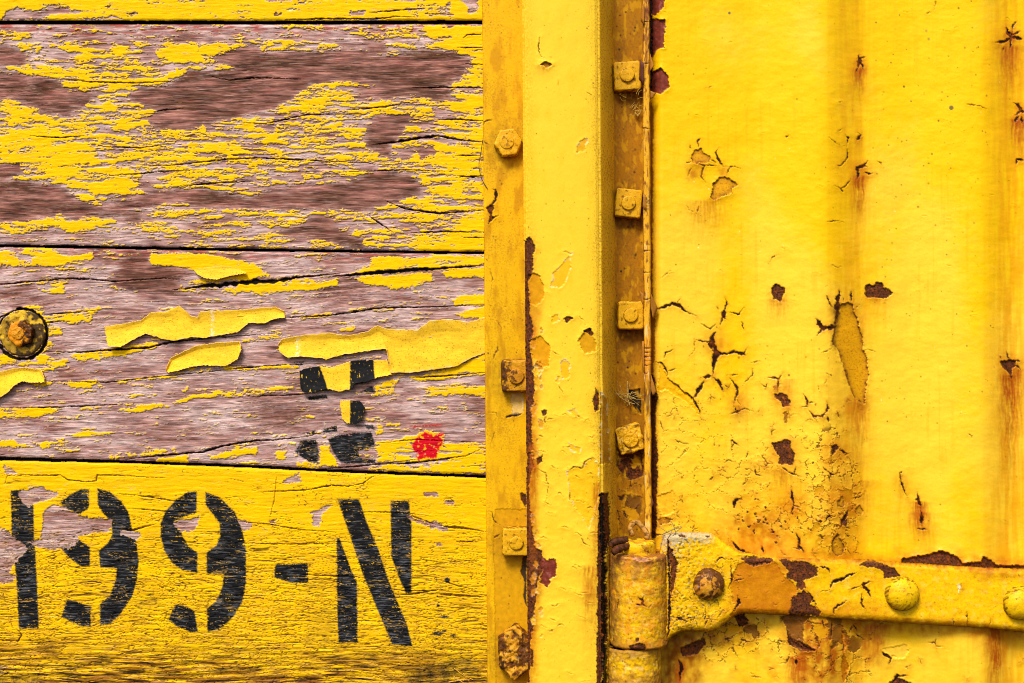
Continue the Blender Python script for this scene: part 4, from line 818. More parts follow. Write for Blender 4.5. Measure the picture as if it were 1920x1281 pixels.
# ------------------------------------------------------------------ door: ribbed sheet and its raised edge
door = thing('wagon_door', (.33, -.02, 0), 'yellow ribbed steel door with cracked paint and rust streaks', 'door')
def ridge(x, a, b, c):     # rises a..b, falls b..c
    w1 = .22; up = np.clip((x - a - 14) / (b - a - 22), 0, 1); dn = np.clip((c - 8 - x) / (c - b - 14), 0, 1)
    return np.where(x < b, w1 * up + (1 - w1) * sstep(a, b, x), w1 * dn + (1 - w1) * sstep(c, b, x))
def door_z(X):
    return 20.5 + 17 * ridge(X, 1405, 1545, 1626) + 12 * ridge(X, 1690, 1838, 1906) + 11 * ridge(X, 1960, 2110, 2200) - 10 * sstep(1246, 1218, X) ** 1.6
d = Sheet(1219, 2160, -70, 1360, 1.4, jag=3.2, seed=91)
X, Y = d.X, d.Y
d.h += .11 * fbm(X / 13, Y / 8, 911, 3) + .05 * fbm(X / 4, Y / 4, 912, 2) + .55 * fbm(X / 70, Y / 60, 913, 3) + .16 * fbm(X / 30, Y / 26, 931, 2) + .25 * sstep(600, 1000, Y) * sstep(1640, 1500, X) * fbm(X / 18, Y / 14, 914, 4)
d.tint(al, .16 * sstep(.0, .7, fbm(X / 40, Y / 22, 915, 4)), (.80, .38, .004)); d.tint(al, .55 * sstep(-.25, .6, fbm(X / 160, Y / 300, 921, 2) + .25 * fbm(X / 18, Y / 12, 916, 4) + .9 * (sstep(150, 600, Y) - .5)), (.83, .53, .045))
d.tint(al, .6 * np.exp(-((X - 1600) / 34) ** 2) * sstep(-.7, .5, fbm(X / 9, Y / 90, 917, 3)), (.70, .30, .002)); d.tint(al, .75 * np.exp(-((X - 1894) / 36) ** 2) * sstep(-.7, .5, fbm(X / 9, Y / 90, 918, 3)), (.68, .27, .002)); d.tint(al, .35 * sstep(700, 1020, Y) * sstep(-.3, .6, fbm(X / 60, Y / 50, 930, 3)), (.76, .36, .002))
d.tint(al, .28 * sstep(.05, .5, fbm(X / 9, Y / 240, 932, 3)) * sstep(-.2, .4, fbm(X / 90, Y / 160, 933, 2)), (.72, .33, .002)); d.tint(al, .35 * sstep(1246, 1222, X) * sstep(-.2, .5, fbm(X / 2.5, Y / 4, 919, 3)), (.5, .26, .01))
d.tint(al, .35 * sstep(800, 1010, Y) * sstep(1650, 1560, X) * sstep(-.2, .6, fbm(X / 26, Y / 30, 920, 4)), (.66, .26, .006))
# orange wash behind and below the hinge; its brown also paints the knuckle's shadow
d.stain(T(D6, [(480, 880), (900, 850), (1000, 800), (1300, 780), (1200, 960), (820, 1010), (780, 1300), (480, 1400)]), (.30, .095, .004), 1.0, 20)
d.stain(T(D6, [(480, 900), (640, 890), (760, 900), (760, 1080), (640, 1120), (600, 1400), (480, 1400)]), (.20, .06, .003), 1.0, 14); d.stain(T(D5, [(820, 450), (1110, 470), (1105, 770), (900, 770), (860, 600)]), (.34, .09, .003), 1.15, 22); d.stain(T(D5, [(1150, 480), (1300, 490), (1270, 680), (1180, 690)]), RUST_OR, .8, 18); d.stain(T(D5, [(1660, 500), (1900, 530), (1850, 640), (1740, 640)]), RUST_OR, .75, 24); d.stain(T(D5, [(1100, 470), (1920, 520), (1920, 575), (1300, 545), (1100, 520)]), (.42, .12, .003), .8, 9); d.stain(T(D5, [(600, 130), (1200, 190), (1920, 215), (1920, 260), (600, 215)]), (.42, .12, .003), .7, 10); d.stain(T(D5, [(420, 60), (700, 20), (1150, 60), (1150, 200), (600, 180)]), (.55, .2, .003), .7, 30)
d.stain(T(D5, [(640, 20), (840, 0), (830, 150), (720, 170), (640, 120)]), RUST_OR, .75, 18); d.stain(T(D3, [(440, 1130), (800, 1100), (820, 1281), (440, 1281)]), RUST_OR, .3, 30); d.stain(T(D5, [(1340, 170), (1600, 170), (1900, 230), (1920, 270), (1340, 215)]), RUST_OR, .6, 16)
d.crackle(T(D4, [(-120, 860), (40, 820), (180, 1130), (160, 1300), (-100, 1340), (-300, 1300), (-120, 1100)]), 20, 24, .07, .85, 22, .55, 921, .10)
d.crackle(T(D5, [(1000, 0), (1180, -40), (1180, 200), (980, 200)]), 26, 24, .06, .9, 14, .6, 922, .12)
d.crackle(T(D3, [(100, 620), (330, 700), (700, 960), (650, 1250), (100, 1250)]), 55, 34, .022, .55, 30, .3, 923)
d.crackle(T(D6, [(700, 860), (1300, 770), (1400, 1000), (800, 1100)]), 24, 22, .07, .85, 16, .6, 924, .1)
d.crackle(T(D5, [(820, 460), (1280, 500), (1200, 780), (1080, 780), (800, 640)]), 30, 30, .06, .8, 18, .5, 925, .1)
d.crackle(T(D6, [(440, 0), (760, 0), (760, 160), (440, 120)]), 22, 18, .05, .7, 12, .4, 926, .05)
# bare rust under the broken edge at the top
for pts in ([(78, -60), (150, -60), (138, 30), (120, 60), (95, 80), (78, 60)], [(80, 90), (150, 95), (145, 150), (140, 228), (108, 235), (85, 285), (78, 280)], [(78, 350), (125, 328), (160, 365), (166, 420), (122, 455), (78, 445)]): d.patch(T(D1, pts), 'red', .8, .8)
d.patch(T(D1, [(70, -60), (84, -60), (84, 460), (70, 470)]), 'none', 1.2, 0, col=(.02, .008, .006))
d.patch(T(D1, [(272, 745), (295, 722), (320, 716), (335, 738), (365, 755), (355, 780), (300, 785), (275, 782)]), 'old', .6, .6, halo=.35, col=YEL_OLD * 1.1)
d.patch(T(D1, [(370, 885), (410, 855), (440, 848), (470, 870), (498, 888), (470, 905), (468, 930), (425, 940), (375, 962), (362, 950), (376, 905)]), 'old', .6, .6, halo=.45, col=YEL_OLD * 1.15)
for pts, wd in (([(318, 665), (302, 680), (308, 715)], 1.6), ([(262, 690), (270, 722)], .7), ([(245, 785), (272, 778)], 1.2), ([(404, 710), (388, 735), (408, 775), (430, 800), (460, 803)], 1.8), ([(360, 765), (400, 785)], .8), ([(290, 785), (335, 795), (318, 850), (350, 885)], 1.3), ([(335, 793), (395, 797)], 1.), ([(275, 800), (255, 850)], 1.1), ([(440, 840), (460, 803), (480, 800), (510, 815)], 1.3), ([(310, 990), (295, 1035)], 1.), ([(248, 985), (262, 1010), (290, 1020)], .7), ([(340, 425), (368, 415)], .6), ([(725, 665), (740, 648)], .9), ([(642, 1272), (660, 1240), (690, 1220)], 1.0)): d.crack(T(D1, pts), wd, .7, halo=.35)
d.stain(T(D1, [(250, 800), (320, 790), (330, 850), (260, 870)]), RUST_OR, .75, 8); d.stain(T(D1, [(400, 805), (440, 800), (440, 845), (405, 850)]), RUST_OR, .7, 7)
for x, y, r_ in ((1893, 78, 26), (1612, 122, 14), (1612, 322, 20), (1912, 214, 22), (1893, 690, 22), (1724, 955, 12), (1590, 600, 30), (1345, 640, 22), (1470, 745, 22), (1470, 850, 30), (1565, 850, 26), (1570, 930, 34), (1490, 945, 26), (1385, 750, 18), (1600, 760, 20), (1640, 545, 16), (1458, 548, 14)): d.stain([(x + r_ * math.cos(q), y + 4 + r_ * 1.1 * math.sin(q)) for q in np.linspace(0, 5.7, 10)], (.55, .17, .003), .8, r_ * .8)
d.streak(1318, 375, 110, 18, .35); d.streak(1345, 370, 90, 14, .3)
for (x, y, L, wd, am) in ((1612, 128, 70, 8, .8), (1612, 255, 60, 4, .45), (1611, 328, 110, 9, .85), (1893, 85, 130, 13, .7), (1905, 222, 90, 9, .7), (1919, 222, 100, 8, .7), (1893, 700, 260, 12, .8), (1908, 690, 120, 9, .5), (1458, 560, 60, 12, .45), (1640, 555, 60, 16, .3), (1612, 740, 220, 12, .5), (1724, 940, 90, 10, .8), (1690, 890, 120, 10, .25), (1620, 900, 120, 14, .35), (1494, 1230, 90, 11, .95), (1866, 1175, 200, 9, 1.0), (1640, 1170, 110, 16, .55), (1276, 1240, 160, 5, .9), (1466, 880, 100, 16, .4), (1385, 760, 60, 9, .4), (1480, 710, 40, 7, .4), (1728, 960, 90, 14, .6)):
    d.streak(x, y, L, wd, am, (.36, .075, .004))
# star cracks with rust
for reg, lst in ((D2, [([(155, 265), (160, 300), (148, 330)], 2.6), ([(148, 330), (140, 345)], 1.2), ([(160, 300), (175, 320), (182, 345)], 1.6), ([(158, 285), (188, 272)], .8), ([(146, 300), (155, 290)], .8),
        ([(168, 645), (155, 665), (143, 680)], 1.8), ([(150, 640), (165, 650)], .7), ([(200, 768), (180, 795), (150, 810), (150, 850), (140, 872)], 2.4), ([(182, 825), (200, 838), (226, 832)], 1.4), ([(145, 800), (155, 808)], 1.), ([(182, 795), (200, 805)], .8),
        ([(55, 630), (75, 620)], .6), ([(90, 645), (103, 665), (95, 710)], .9), ([(100, 715), (98, 765), (70, 795), (40, 800)], 1.6), ([(118, 860), (95, 890), (68, 908), (35, 890)], 1.2), ([(68, 908), (82, 925)], .8), ([(10, 660), (60, 700)], .6), ([(0, 1065), (70, 1062), (90, 1073)], .8), ([(240, 775), (262, 785), (275, 815)], .7),
        ([(862, 135), (885, 175), (880, 240)], 2.8), ([(885, 175), (855, 200), (805, 205)], 2.2), ([(885, 175), (930, 150)], 1.8), ([(885, 180), (948, 188)], 2.2), ([(890, 170), (896, 120), (915, 100)], 1.4), ([(880, 165), (862, 130)], 1.4), ([(855, 225), (845, 245)], .8),
        ([(895, 492), (920, 505), (935, 530), (915, 555), (900, 558)], 2.4), ([(935, 530), (950, 545)], 2.4), ([(920, 560), (900, 592)], 2.2), ([(935, 560), (938, 598)], 2), ([(948, 770), (915, 768), (905, 797)], 1.8), ([(915, 768), (948, 780)], 1.2), ([(670, 500), (740, 512), (785, 528)], .7), ([(525, 5), (515, 45)], .6), ([(480, 68), (505, 58)], .6)]),
    (D3, [([(90, 245), (115, 255), (180, 230), (215, 238), (245, 268), (300, 290)], 2.2), ([(205, 232), (218, 205)], .8), ([(60, 190), (95, 240), (85, 280)], 2.2), ([(130, 105), (175, 65)], .6), ([(435, 200), (440, 225), (425, 290), (408, 345)], 2.2), ([(425, 290), (440, 305)], 1), ([(318, 325), (360, 350), (395, 320)], 1.1), ([(395, 240), (405, 262)], .7),
        ([(450, 270), (500, 280), (530, 245)], 1.1), ([(515, 315), (520, 345), (528, 362)], 1.2), ([(392, 360), (372, 395), (370, 430), (395, 470), (380, 520), (375, 580)], 4.6), ([(370, 415), (330, 412), (298, 402)], 1.6), ([(395, 465), (440, 475), (480, 462), (525, 470), (542, 435)], 2.4), ([(525, 470), (535, 485)], 1.),
        ([(375, 575), (315, 585)], 2.0), ([(375, 580), (410, 610), (430, 665)], 2.2), ([(335, 600), (310, 640), (280, 690)], 2.6), ([(160, 590), (215, 640), (280, 690), (310, 740), (318, 780)], 2.6), ([(95, 510), (130, 515), (160, 560), (160, 590)], 2.0), ([(140, 500), (150, 465), (190, 450)], 1.2), ([(160, 555), (205, 540)], .9), ([(285, 400), (290, 450), (260, 488)], .6),
        ([(440, 575), (480, 570), (505, 570)], 1.0), ([(455, 585), (490, 630), (495, 650), (480, 700), (475, 728)], 1.7), ([(565, 535), (565, 575), (535, 600), (520, 625)], .9), ([(560, 515), (605, 505)], .6), ([(490, 690), (510, 718)], 1.), ([(450, 765), (530, 735), (575, 750)], 1.), ([(605, 615), (628, 628), (625, 655)], 1.), ([(628, 628), (640, 612)], .8),
        ([(640, 583), (690, 592), (715, 560)], 1.2), ([(690, 592), (688, 660)], 1.7), ([(660, 580), (690, 590)], 1.2), ([(810, 660), (830, 700), (830, 720), (795, 730)], 1.4), ([(830, 705), (862, 705)], .8), ([(835, 740), (860, 770), (905, 768), (930, 735), (922, 690)], 1.8), ([(855, 770), (880, 800)], 1.), ([(925, 770), (938, 810)], 1.2), ([(880, 625), (892, 670)], .7), ([(920, 190), (948, 250)], 1.4), ([(870, 295), (900, 345), (948, 345)], 3.0), ([(900, 350), (875, 385)], 1.), ([(895, 468), (948, 445)], .9),
        ([(385, 880), (380, 910), (400, 915)], 1.), ([(460, 880), (480, 900), (505, 915)], 1.), ([(478, 900), (462, 925)], .8), ([(430, 995), (450, 982), (482, 993)], .7), ([(545, 935), (540, 960), (525, 985)], .8), ([(605, 950), (640, 1000), (665, 995)], 1.2), ([(640, 1000), (625, 1018)], .8), ([(575, 1010), (580, 1050), (620, 1060)], 1.2), ([(655, 1085), (632, 1130)], .7), ([(750, 1105), (765, 1195), (800, 1210)], 2.0), ([(765, 1195), (750, 1240)], 1.4), ([(475, 1215), (480, 1175), (520, 1165)], 2.2), ([(510, 1150), (515, 1180)], 1.2), ([(190, 880), (225, 900), (260, 905)], .8), ([(700, 1010), (740, 1040), (800, 1060)], 1.2), ([(775, 1010), (770, 1045), (790, 1060)], 1.2), ([(905, 1015), (940, 1050), (948, 1080)], 1.2), ([(890, 920), (920, 905)], .9), ([(120, 790), (140, 840)], 1.2), ([(150, 775), (190, 760)], .7), ([(285, 1030), (300, 1010), (318, 1012)], .7), ([(660, 870), (655, 845), (680, 832)], 1.)]),
    (D4, [([(58, 160), (55, 220), (40, 330)], 3.4), ([(0, 345), (40, 345)], 4.2), ([(120, 165), (118, 225)], 1.8), ([(80, 200), (82, 225)], 1.), ([(0, 190), (32, 255)], 1.), ([(175, 455), (205, 450), (232, 460)], .9), ([(130, 262), (160, 235)], .7), ([(20, 40), (55, 58), (70, 48)], .6), ([(862, 455), (870, 490), (888, 500)], 1.4), ([(830, 485), (845, 500)], 1.4), ([(910, 505), (932, 507)], 1.4), ([(905, 525), (935, 548)], 1.8), ([(885, 570), (888, 592)], 1.6), ([(675, 852), (695, 862), (700, 880)], .8), ([(350, 1035), (360, 1100), (375, 1130), (390, 1165)], 1.6), ([(365, 1035), (352, 1045)], .9), ([(435, 1135), (440, 1175), (455, 1200), (452, 1230)], 1.8), ([(420, 1172), (440, 1172)], 1.2), ([(452, 1225), (458, 1260), (456, 1285)], 1.8), ([(60, 930), (105, 955)], 1.8), ([(0, 1035), (20, 1050), (50, 1052)], 1.), ([(10, 1050), (15, 1090)], .9), ([(80, 1045), (88, 1085)], .8), ([(110, 1215), (75, 1270), (65, 1290)], 2.4), ([(125, 1165), (170, 1155)], 1.2), ([(48, 745), (68, 785)], .8), ([(20, 860), (50, 850), (45, 890)], .8), ([(85, 960), (115, 945)], .9)]),
    (D5, [([(895, 95), (910, 130), (905, 165), (880, 160)], 2.4), ([(905, 150), (935, 185)], 1.6), ([(1020, 50), (1040, 20), (1070, 20)], 1.6), ([(1130, -20), (1110, 30), (1090, 80)], 2.), ([(1055, 130), (1090, 90)], 1.4), ([(1110, 60), (1140, 80)], 1.4), ([(1455, 20), (1460, 70)], 2.), ([(1435, 75), (1490, 78)], 1.), ([(600, 130), (640, 170), (700, 190)], 2.2), ([(740, 150), (750, 190)], 1.6), ([(630, 460), (640, 510), (690, 500)], 2.6), ([(640, 575), (690, 585), (705, 575)], 1.6), ([(570, 575), (595, 570)], 1.6), ([(850, 520), (870, 590), (920, 620), (990, 620)], 3.6), ([(920, 585), (925, 620)], 1.6), ([(820, 585), (855, 582)], 1.), ([(870, 625), (850, 680), (815, 685)], .9), ([(890, 660), (898, 690)], 2.4), ([(1010, 480), (1025, 530)], 1.6), ([(1060, 480), (1050, 560), (1040, 600)], 1.2), ([(1100, 520), (1110, 620), (1070, 630)], 1.6), ([(1150, 500), (1170, 540)], 1.4), ([(1160, 545), (1205, 580)], 1.2), ([(1150, 660), (1200, 650)], .9), ([(1280, 630), (1320, 660), (1310, 690)], 2.2), ([(1320, 655), (1345, 650)], 2.), ([(1485, 590), (1520, 590), (1530, 640)], 1.2), ([(1520, 590), (1525, 570)], .8), ([(1520, 605), (1560, 605)], .8), ([(1330, 770), (1350, 740), (1400, 735)], 2.4), ([(690, 740), (740, 745)], .9), ([(360, 660), (378, 690), (370, 770)], 2.6), ([(690, 720), (720, 745)], .8), ([(1100, 640), (1115, 700), (1125, 770)], 1.6)])):
    for pts, wd in lst: d.crack(T(reg, pts), wd * 1.12, .8, halo=.55 if wd > 1.3 else .25)
d.patch(T(D3, [(660, 150), (682, 135), (722, 155), (715, 195), (698, 222), (665, 205)]), 'rust', .7, .6, halo=.25)
d.patch(T(D4, [(182, 150), (200, 140), (225, 145), (240, 128), (268, 132), (275, 155), (300, 158), (322, 175), (285, 205), (235, 200), (190, 202)]), 'rust', .7, .6, halo=.3)
d.patch(T(D4, [(40, 330), (60, 240), (95, 226), (125, 235), (130, 275), (150, 300), (170, 385), (175, 440), (195, 500), (200, 570), (185, 650), (182, 712), (160, 708), (118, 660), (95, 580), (70, 500), (55, 450), (25, 420)]), 'old', .9, .9, halo=.35, col=np.array([.66, .31, .002]))
d.stain(T(D4, [(30, 240), (62, 228), (60, 300), (45, 440), (20, 430)]), RUST_DK, .8, 6)  # the oval's left edge: its brown shadow laid on as dark colour
d.patch(T(D4, [(835, 505), (870, 498), (908, 502), (905, 520), (890, 545), (888, 570), (870, 560), (845, 535)]), 'rust', .9, .7, halo=.6)
d.patch(T(D3, [(672, 668), (705, 660), (730, 668), (748, 700), (742, 720), (715, 725), (700, 695), (675, 680)]), 'rust', .6, .5, halo=.4)
d.patch(T(D3, [(655, 905), (700, 890), (720, 882), (750, 885), (748, 920), (770, 945), (762, 985), (765, 1005), (735, 1000), (695, 1005), (695, 965), (670, 930)]), 'rust', .6, .6, halo=.35)
d.patch(T(D3, [(715, 755), (732, 750), (735, 790), (722, 805)]), 'old', .4, .4, halo=.3); d.patch(T(D3, [(120, 515), (135, 520), (160, 590), (280, 690), (315, 770), (250, 700), (150, 640), (110, 660)]), 'none', .5, .5, col=(.70, .35, .002))
d.patch(T(D4, [(22, 920), (40, 905), (60, 920), (40, 945), (22, 960)]), 'rust', .6, .6, halo=.6); d.patch(T(D4, [(50, 1180), (75, 1155), (88, 1180), (80, 1210), (55, 1205)]), 'old', .5, .6, halo=.6); d.patch(T(D4, [(132, 1215), (155, 1200), (178, 1225), (170, 1245), (140, 1240)]), 'old', .5, .6, halo=.6)
d.patch(T(D5, [(1055, 130), (1085, 100), (1110, 150), (1105, 190), (1080, 205), (1060, 180)]), 'old', .6, .7, halo=.5); d.patch(T(D5, [(1095, 35), (1125, 30), (1125, 60), (1100, 62)]), 'rust', .5, .5)
d.patch(T(D5, [(1370, 215), (1420, 200), (1495, 190), (1545, 172), (1580, 185), (1625, 205), (1640, 230), (1730, 225), (1740, 200), (1775, 220), (1800, 240), (1940, 240), (1940, 300), (1370, 260)]), 'rust', 1.0, 1.2)
d.patch(T(D5, [(420, 590), (480, 570), (490, 590), (470, 610), (450, 640), (380, 650), (370, 610)]), 'rust', .8, .6, halo=.4); d.patch(T(D5, [(615, 465), (660, 455), (680, 490), (650, 520), (630, 500)]), 'rust', .8, .7)
d.patch(T(D5, [(830, 470), (900, 460), (960, 470), (930, 500), (925, 600), (985, 622), (920, 628), (875, 600), (855, 530)]), 'none', .9, .7, col=(.20, .07, .008)); d.patch(T(D5, [(860, 560), (880, 600), (930, 625), (985, 625), (950, 600), (925, 590)]), 'rust', .6, .3)
d.patch(T(D5, [(1280, 615), (1340, 605), (1390, 598), (1402, 630), (1380, 655), (1330, 660)]), 'none', .25, .8, col=(.80, .46, .03)); d.patch(T(D5, [(1310, 768), (1350, 750), (1420, 770), (1420, 800), (1310, 800)]), 'rust', .6, .5)
d.patch(T(D5, [(1100, 530), (1112, 545), (1115, 640), (1130, 700), (1110, 770), (1095, 700), (1108, 640)]), 'none', .6, .8, col=(.40, .13, .003))
d.patch(T(D6, [(420, -40), (440, 60), (430, 160), (480, 170), (400, 200), (385, 60), (380, -40)]), 'rust', .8, .5); d.patch(T(D6, [(440, 60), (500, 45), (570, 50), (540, 80), (470, 95)]), 'old', .6, .6, halo=.6)
d.patch([(1221, 700), (1227, 712), (1233, 740), (1228, 800), (1234, 860), (1230, 1010), (1216, 1010), (1216, 700)], 'rust', .5, .4, halo=.5); d.patch([(1232, 930), (1262, 920), (1266, 960), (1240, 975)], 'none', .4, .7, col=(.74, .38, .012), halo=.3)
d.patch([(1219, 190), (1225, 200), (1223, 560), (1229, 600), (1225, 700), (1216, 700), (1216, 190)], 'none', .4, 0, col=(.30, .11, .01))
rr = random.Random(11)
for i in range(34):
    x = 1385 + rr.gauss(55, 30); y = 985 + rr.gauss(-5, 18)
    d.patch([(x + q[0] * rr.uniform(1.2, 3.6), y + q[1] * rr.uniform(1.2, 3.2)) for q in ((1, 0), (.4, 1), (-.6, .8), (-1, -.2), (0, -1))], 'rust', .5, .5)
for i in range(40): d.spider(rr.uniform(1250, 1620), rr.uniform(700, 1040), rr.uniform(6, 17), rr.choice((2, 3, 3, 4)), rr.uniform(.5, 1.1), .3, rr)
for i in range(22): d.spider(rr.uniform(1300, 1920), rr.uniform(1190, 1300), rr.uniform(5, 13), 3, rr.uniform(.5, .9), .3, rr)
for i in range(60):
    x, y = rr.uniform(1240, 1920), rr.uniform(-50, 1000); d.crack([(x, y), (x + rr.uniform(3, 9), y + rr.uniform(-3, 3)), (x + rr.uniform(9, 15), y + rr.uniform(-3, 5))], rr.uniform(.3, .55), .25, (.35, .17, .01), rim=.35)
d.specks(1240, 2020, -60, 1350, 420, (.5, 1.3), (.16, .08, .01)); d.specks(1640, 1860, -60, 800, 130, (.7, 1.7), (.05, .03, .015)); d.specks(1782, 1786, 200, 204, 1, (4, 4.2), (.10, .085, .03)); d.specks(1734, 1742, 50, 98, 2, (2.2, 2.6), (.10, .085, .03)); d.specks(1366, 1370, 23, 26, 1, (2.4, 2.5), (.09, .085, .06)); d.specks(1250, 1600, 640, 1000, 140, (.6, 2.2), (.34, .12, .008))
d.specks(1300, 1500, 250, 480, 9, (.5, 1.1), (.85, .75, .4), .1); d.specks(1640, 1900, 60, 800, 9, (.5, 1.1), (.85, .75, .4), .1)
d.r[:] = np.where(d.r < .5, .33, d.r)
d.build('panel', M_STEEL, door, lambda X, Y, h: P(X, Y, door_z(X) + h))

st = prof_sheet(round_prof([(1204.5, 3), (1205.5, 28), (1217, 28.5), (1219, 8)], 3), 95, base=np.array([.70, .34, .012]), step=1.2)
st.px += (4.5 / 1281 - DR) * st.Y; st.wx = st.wx - st.X + st.px; st.X = st.px; flange_win(st)
st.h += .25 * fbm(st.Y / 40, st.X / 20, 951, 3) + .12 * fbm(st.X / 5, st.Y / 9, 952, 3)
st.px = st.px + 1.3 * fbm(st.Y / 90, st.Y * 0, 953, 3)
n1 = fbm(st.X / 5, st.Y / 34, 954, 4)
st.tint(al, .9 * sstep(-.05, .45, n1 + .55 * sstep(190, 0, st.Y) - .15), (.26, .075, .012)); st.tint(al, .8 * sstep(.15, .5, fbm(st.X / 4, st.Y / 16, 955, 4) + .25 * sstep(220, 20, st.Y)), RED_RUST * .8)
st.tint(al, .85 * np.exp(-((st.Y - 740) / 32) ** 2) * sstep(-.3, .2, n1 + .3), RUST); st.tint(al, .8 * np.exp(-((st.Y - 378) / 16) ** 2) * sstep(-.2, .2, fbm(st.X / 4, st.Y / 5, 956)), (.05, .03, .03))
st.tint(al, .6 * np.exp(-((st.Y - 675) / 40) ** 2), (.62, .20, .008)); st.tint(al, .55 * sstep(.25, .6, fbm(st.X / 5, st.Y / 40, 957, 3)) * sstep(200, 300, st.Y), (.85, .62, .25))
for y in (652, 660, 668, 676, 684, 698, 40, 118, 240, 470, 510, 560): st.crack([(1200, y), (1212, y + 1.5), (1224, y)], 1.1, .5, (.10, .03, .01))
st.build('edge_strip', M_RUST, door, prof_map(st))
# broken skin of paint hanging off the strip
def flake_bits(name, pts, z, col, parent, bend=(0, 0), mat=M_RUST, label=None):
    bm = bmesh.new(); vs = []; o0 = Vector(parent_loc(parent))
    for i, (x, y) in enumerate(pts):
        q = Vector(P(x, y, z + bend[0] * ((x - pts[0][0]) / 10) + bend[1] * ((y - pts[0][1]) / 10))) - o0; vs.append(bm.verts.new(q * 1000))
    bm.faces.new(vs); bmesh.ops.triangulate(bm, faces=bm.faces); bmesh.ops.subdivide_edges(bm, edges=bm.edges, cuts=3, use_grid_fill=True)
    o = from_bm(name, bm, mat, parent, flat(col, .6)); md = o.modifiers.new('thick', 'SOLIDIFY'); md.thickness = .0005
    return o
for pts, z, b in (([(1203, 11), (1209, 6), (1208, 48), (1202, 40)], 27.5, (4, 0)), ([(1200, 112), (1207, 118), (1207, 160), (1199, 150)], 27, (5, 0)), ([(1219, 100), (1224, 116), (1226, 124), (1219, 134)], 25, (3, 0)), ([(1206, 365), (1211, 366), (1212, 395), (1205, 388)], 28.8, (1, 0)), ([(1219, 548), (1233, 578), (1224, 600), (1218, 560)], 26, (-2, 0)), ([(1200, 545), (1207, 552), (1206, 572), (1203, 566)], 27.5, (4, 0)), ([(1204, 640), (1208, 640), (1208, 700), (1205, 690)], 28, (3, 0)), ([(1220, 700), (1231, 735), (1224, 742), (1219, 725)], 26, (1, 0)), ([(1222, 930), (1226, 945), (1222, 952)], 27, (1, 0)), ([(1219, 170), (1230, 175), (1224, 184), (1219, 186)], 24, (1, 0))):
    flake_bits('paint_flake', pts, z, (.34, .13, .012) if z != 27 else (.10, .03, .015), door, b)

# ------------------------------------------------------------------ hinge: strap, knuckles, pin, split pin, rivets
hx, hy, hz = P(1196, 1130, 34)
hinge = thing('hinge', (hx, hy, hz), 'heavy strap hinge with domed rivets, rust showing through its yellow paint', 'hinge')
out_ = T(D6, [(500, 175), (560, 160), (700, 158), (850, 168), (900, 200), (960, 245), (1060, 310), (1190, 330)]) + T(D5, [(640, 200), (800, 205), (1000, 210), (1200, 218), (1400, 235), (1920, 262), (2200, 276), (2200, 548), (1920, 535), (1640, 512), (1290, 488), (1060, 478), (860, 462), (700, 452)]) + T(D6, [(1060, 752), (1000, 790), (900, 865), (830, 890), (700, 880), (620, 890), (560, 920), (500, 985), (470, 985), (470, 300)])
hp = Sheet(1232, 2160, 985, 1215, 1.25, jag=4.2, seed=101, base=YEL * np.array([1, .98, 1]))
X, Y = hp.X, hp.Y
_, _ = 0, 0
dd = sdf(X + .25 * (hp.wx - X), Y + .3 * (hp.wy - Y), out_)
HT = 41.5 + 3.5 * sstep(1330, 1270, X)
lf_m = sstep(1370, 1320, X + .25 * (Y - 1090))           # the thickly painted leaf beside the knuckle
hp.h += .22 * fbm(X / 18, Y / 14, 1011, 4) + .45 * fbm(X / 60, Y / 40, 1012, 3) + lf_m * (.5 * fbm(X / 9, Y / 8, 1013, 4) + .35 * fbm(X / 24, Y / 18, 1014, 3))
hp.tint(al, .55 * sstep(-.1, .5, fbm(X / 30, Y / 24, 1015, 4)), (.74, .34, .004)); hp.tint(al, .4 * sstep(.15, .5, fbm(X / 6, Y / 6, 1025, 3)), (.5, .2, .006))
hp.tint(al, .30 * sstep(.1, .6, fbm(X / 14, Y / 12, 1016, 4)) * (1 - lf_m), (.84, .54, .10))
hp.patch(T(D5, [(640, 230), (800, 225), (850, 300), (905, 340), (880, 400), (862, 470), (640, 470), (590, 480), (620, 430), (610, 380), (600, 300)]), 'none', .35, .4, col=(.60, .235, .0015)); _q = T(D5, [(640, 230), (850, 240), (900, 345), (862, 460), (640, 460), (600, 380)]); hp.stain(_q, (.42, .12, .003), .7, 16); [hp.crack([(x, y), (x + 7, y + 2), (x + 13, y - 3)], .7, .4, (.2, .06, .004)) for x, y in ((1400, 1080), (1430, 1110), (1462, 1090), (1392, 1120), (1448, 1132), (1410, 1140))]
hp.stain(T(D5, [(640, 220), (840, 220), (850, 260), (640, 260)]), RUST_OR, .6, 10); hp.stain(T(D5, [(560, 430), (700, 420), (870, 440), (870, 470), (560, 500)]), RUST_OR, .7, 8); hp.stain(T(D5, [(850, 420), (1060, 450), (1300, 480), (1300, 500), (850, 480)]), RUST_OR, .7, 8)
hp.stain(T(D5, [(1290, 465), (1640, 490), (1920, 520), (1920, 560), (1290, 510)]), (.46, .13, .003), .95, 8); hp.stain(T(D5, [(800, 190), (1200, 200), (1920, 245), (1920, 275), (1640, 262), (1200, 232), (800, 225)]), RUST_OR * .7, .95, 6)
hp.stain(T(D5, [(1640, 250), (1920, 270), (1920, 300), (1740, 310)]), RUST_OR, .7, 12); hp.stain(T(D5, [(1000, 400), (1300, 420), (1300, 490), (1000, 470)]), (.6, .22, .003), .8, 14); hp.stain(T(D5, [(380, 490), (540, 470), (540, 540), (360, 560)]), (.5, .22, .01), .5, 12)
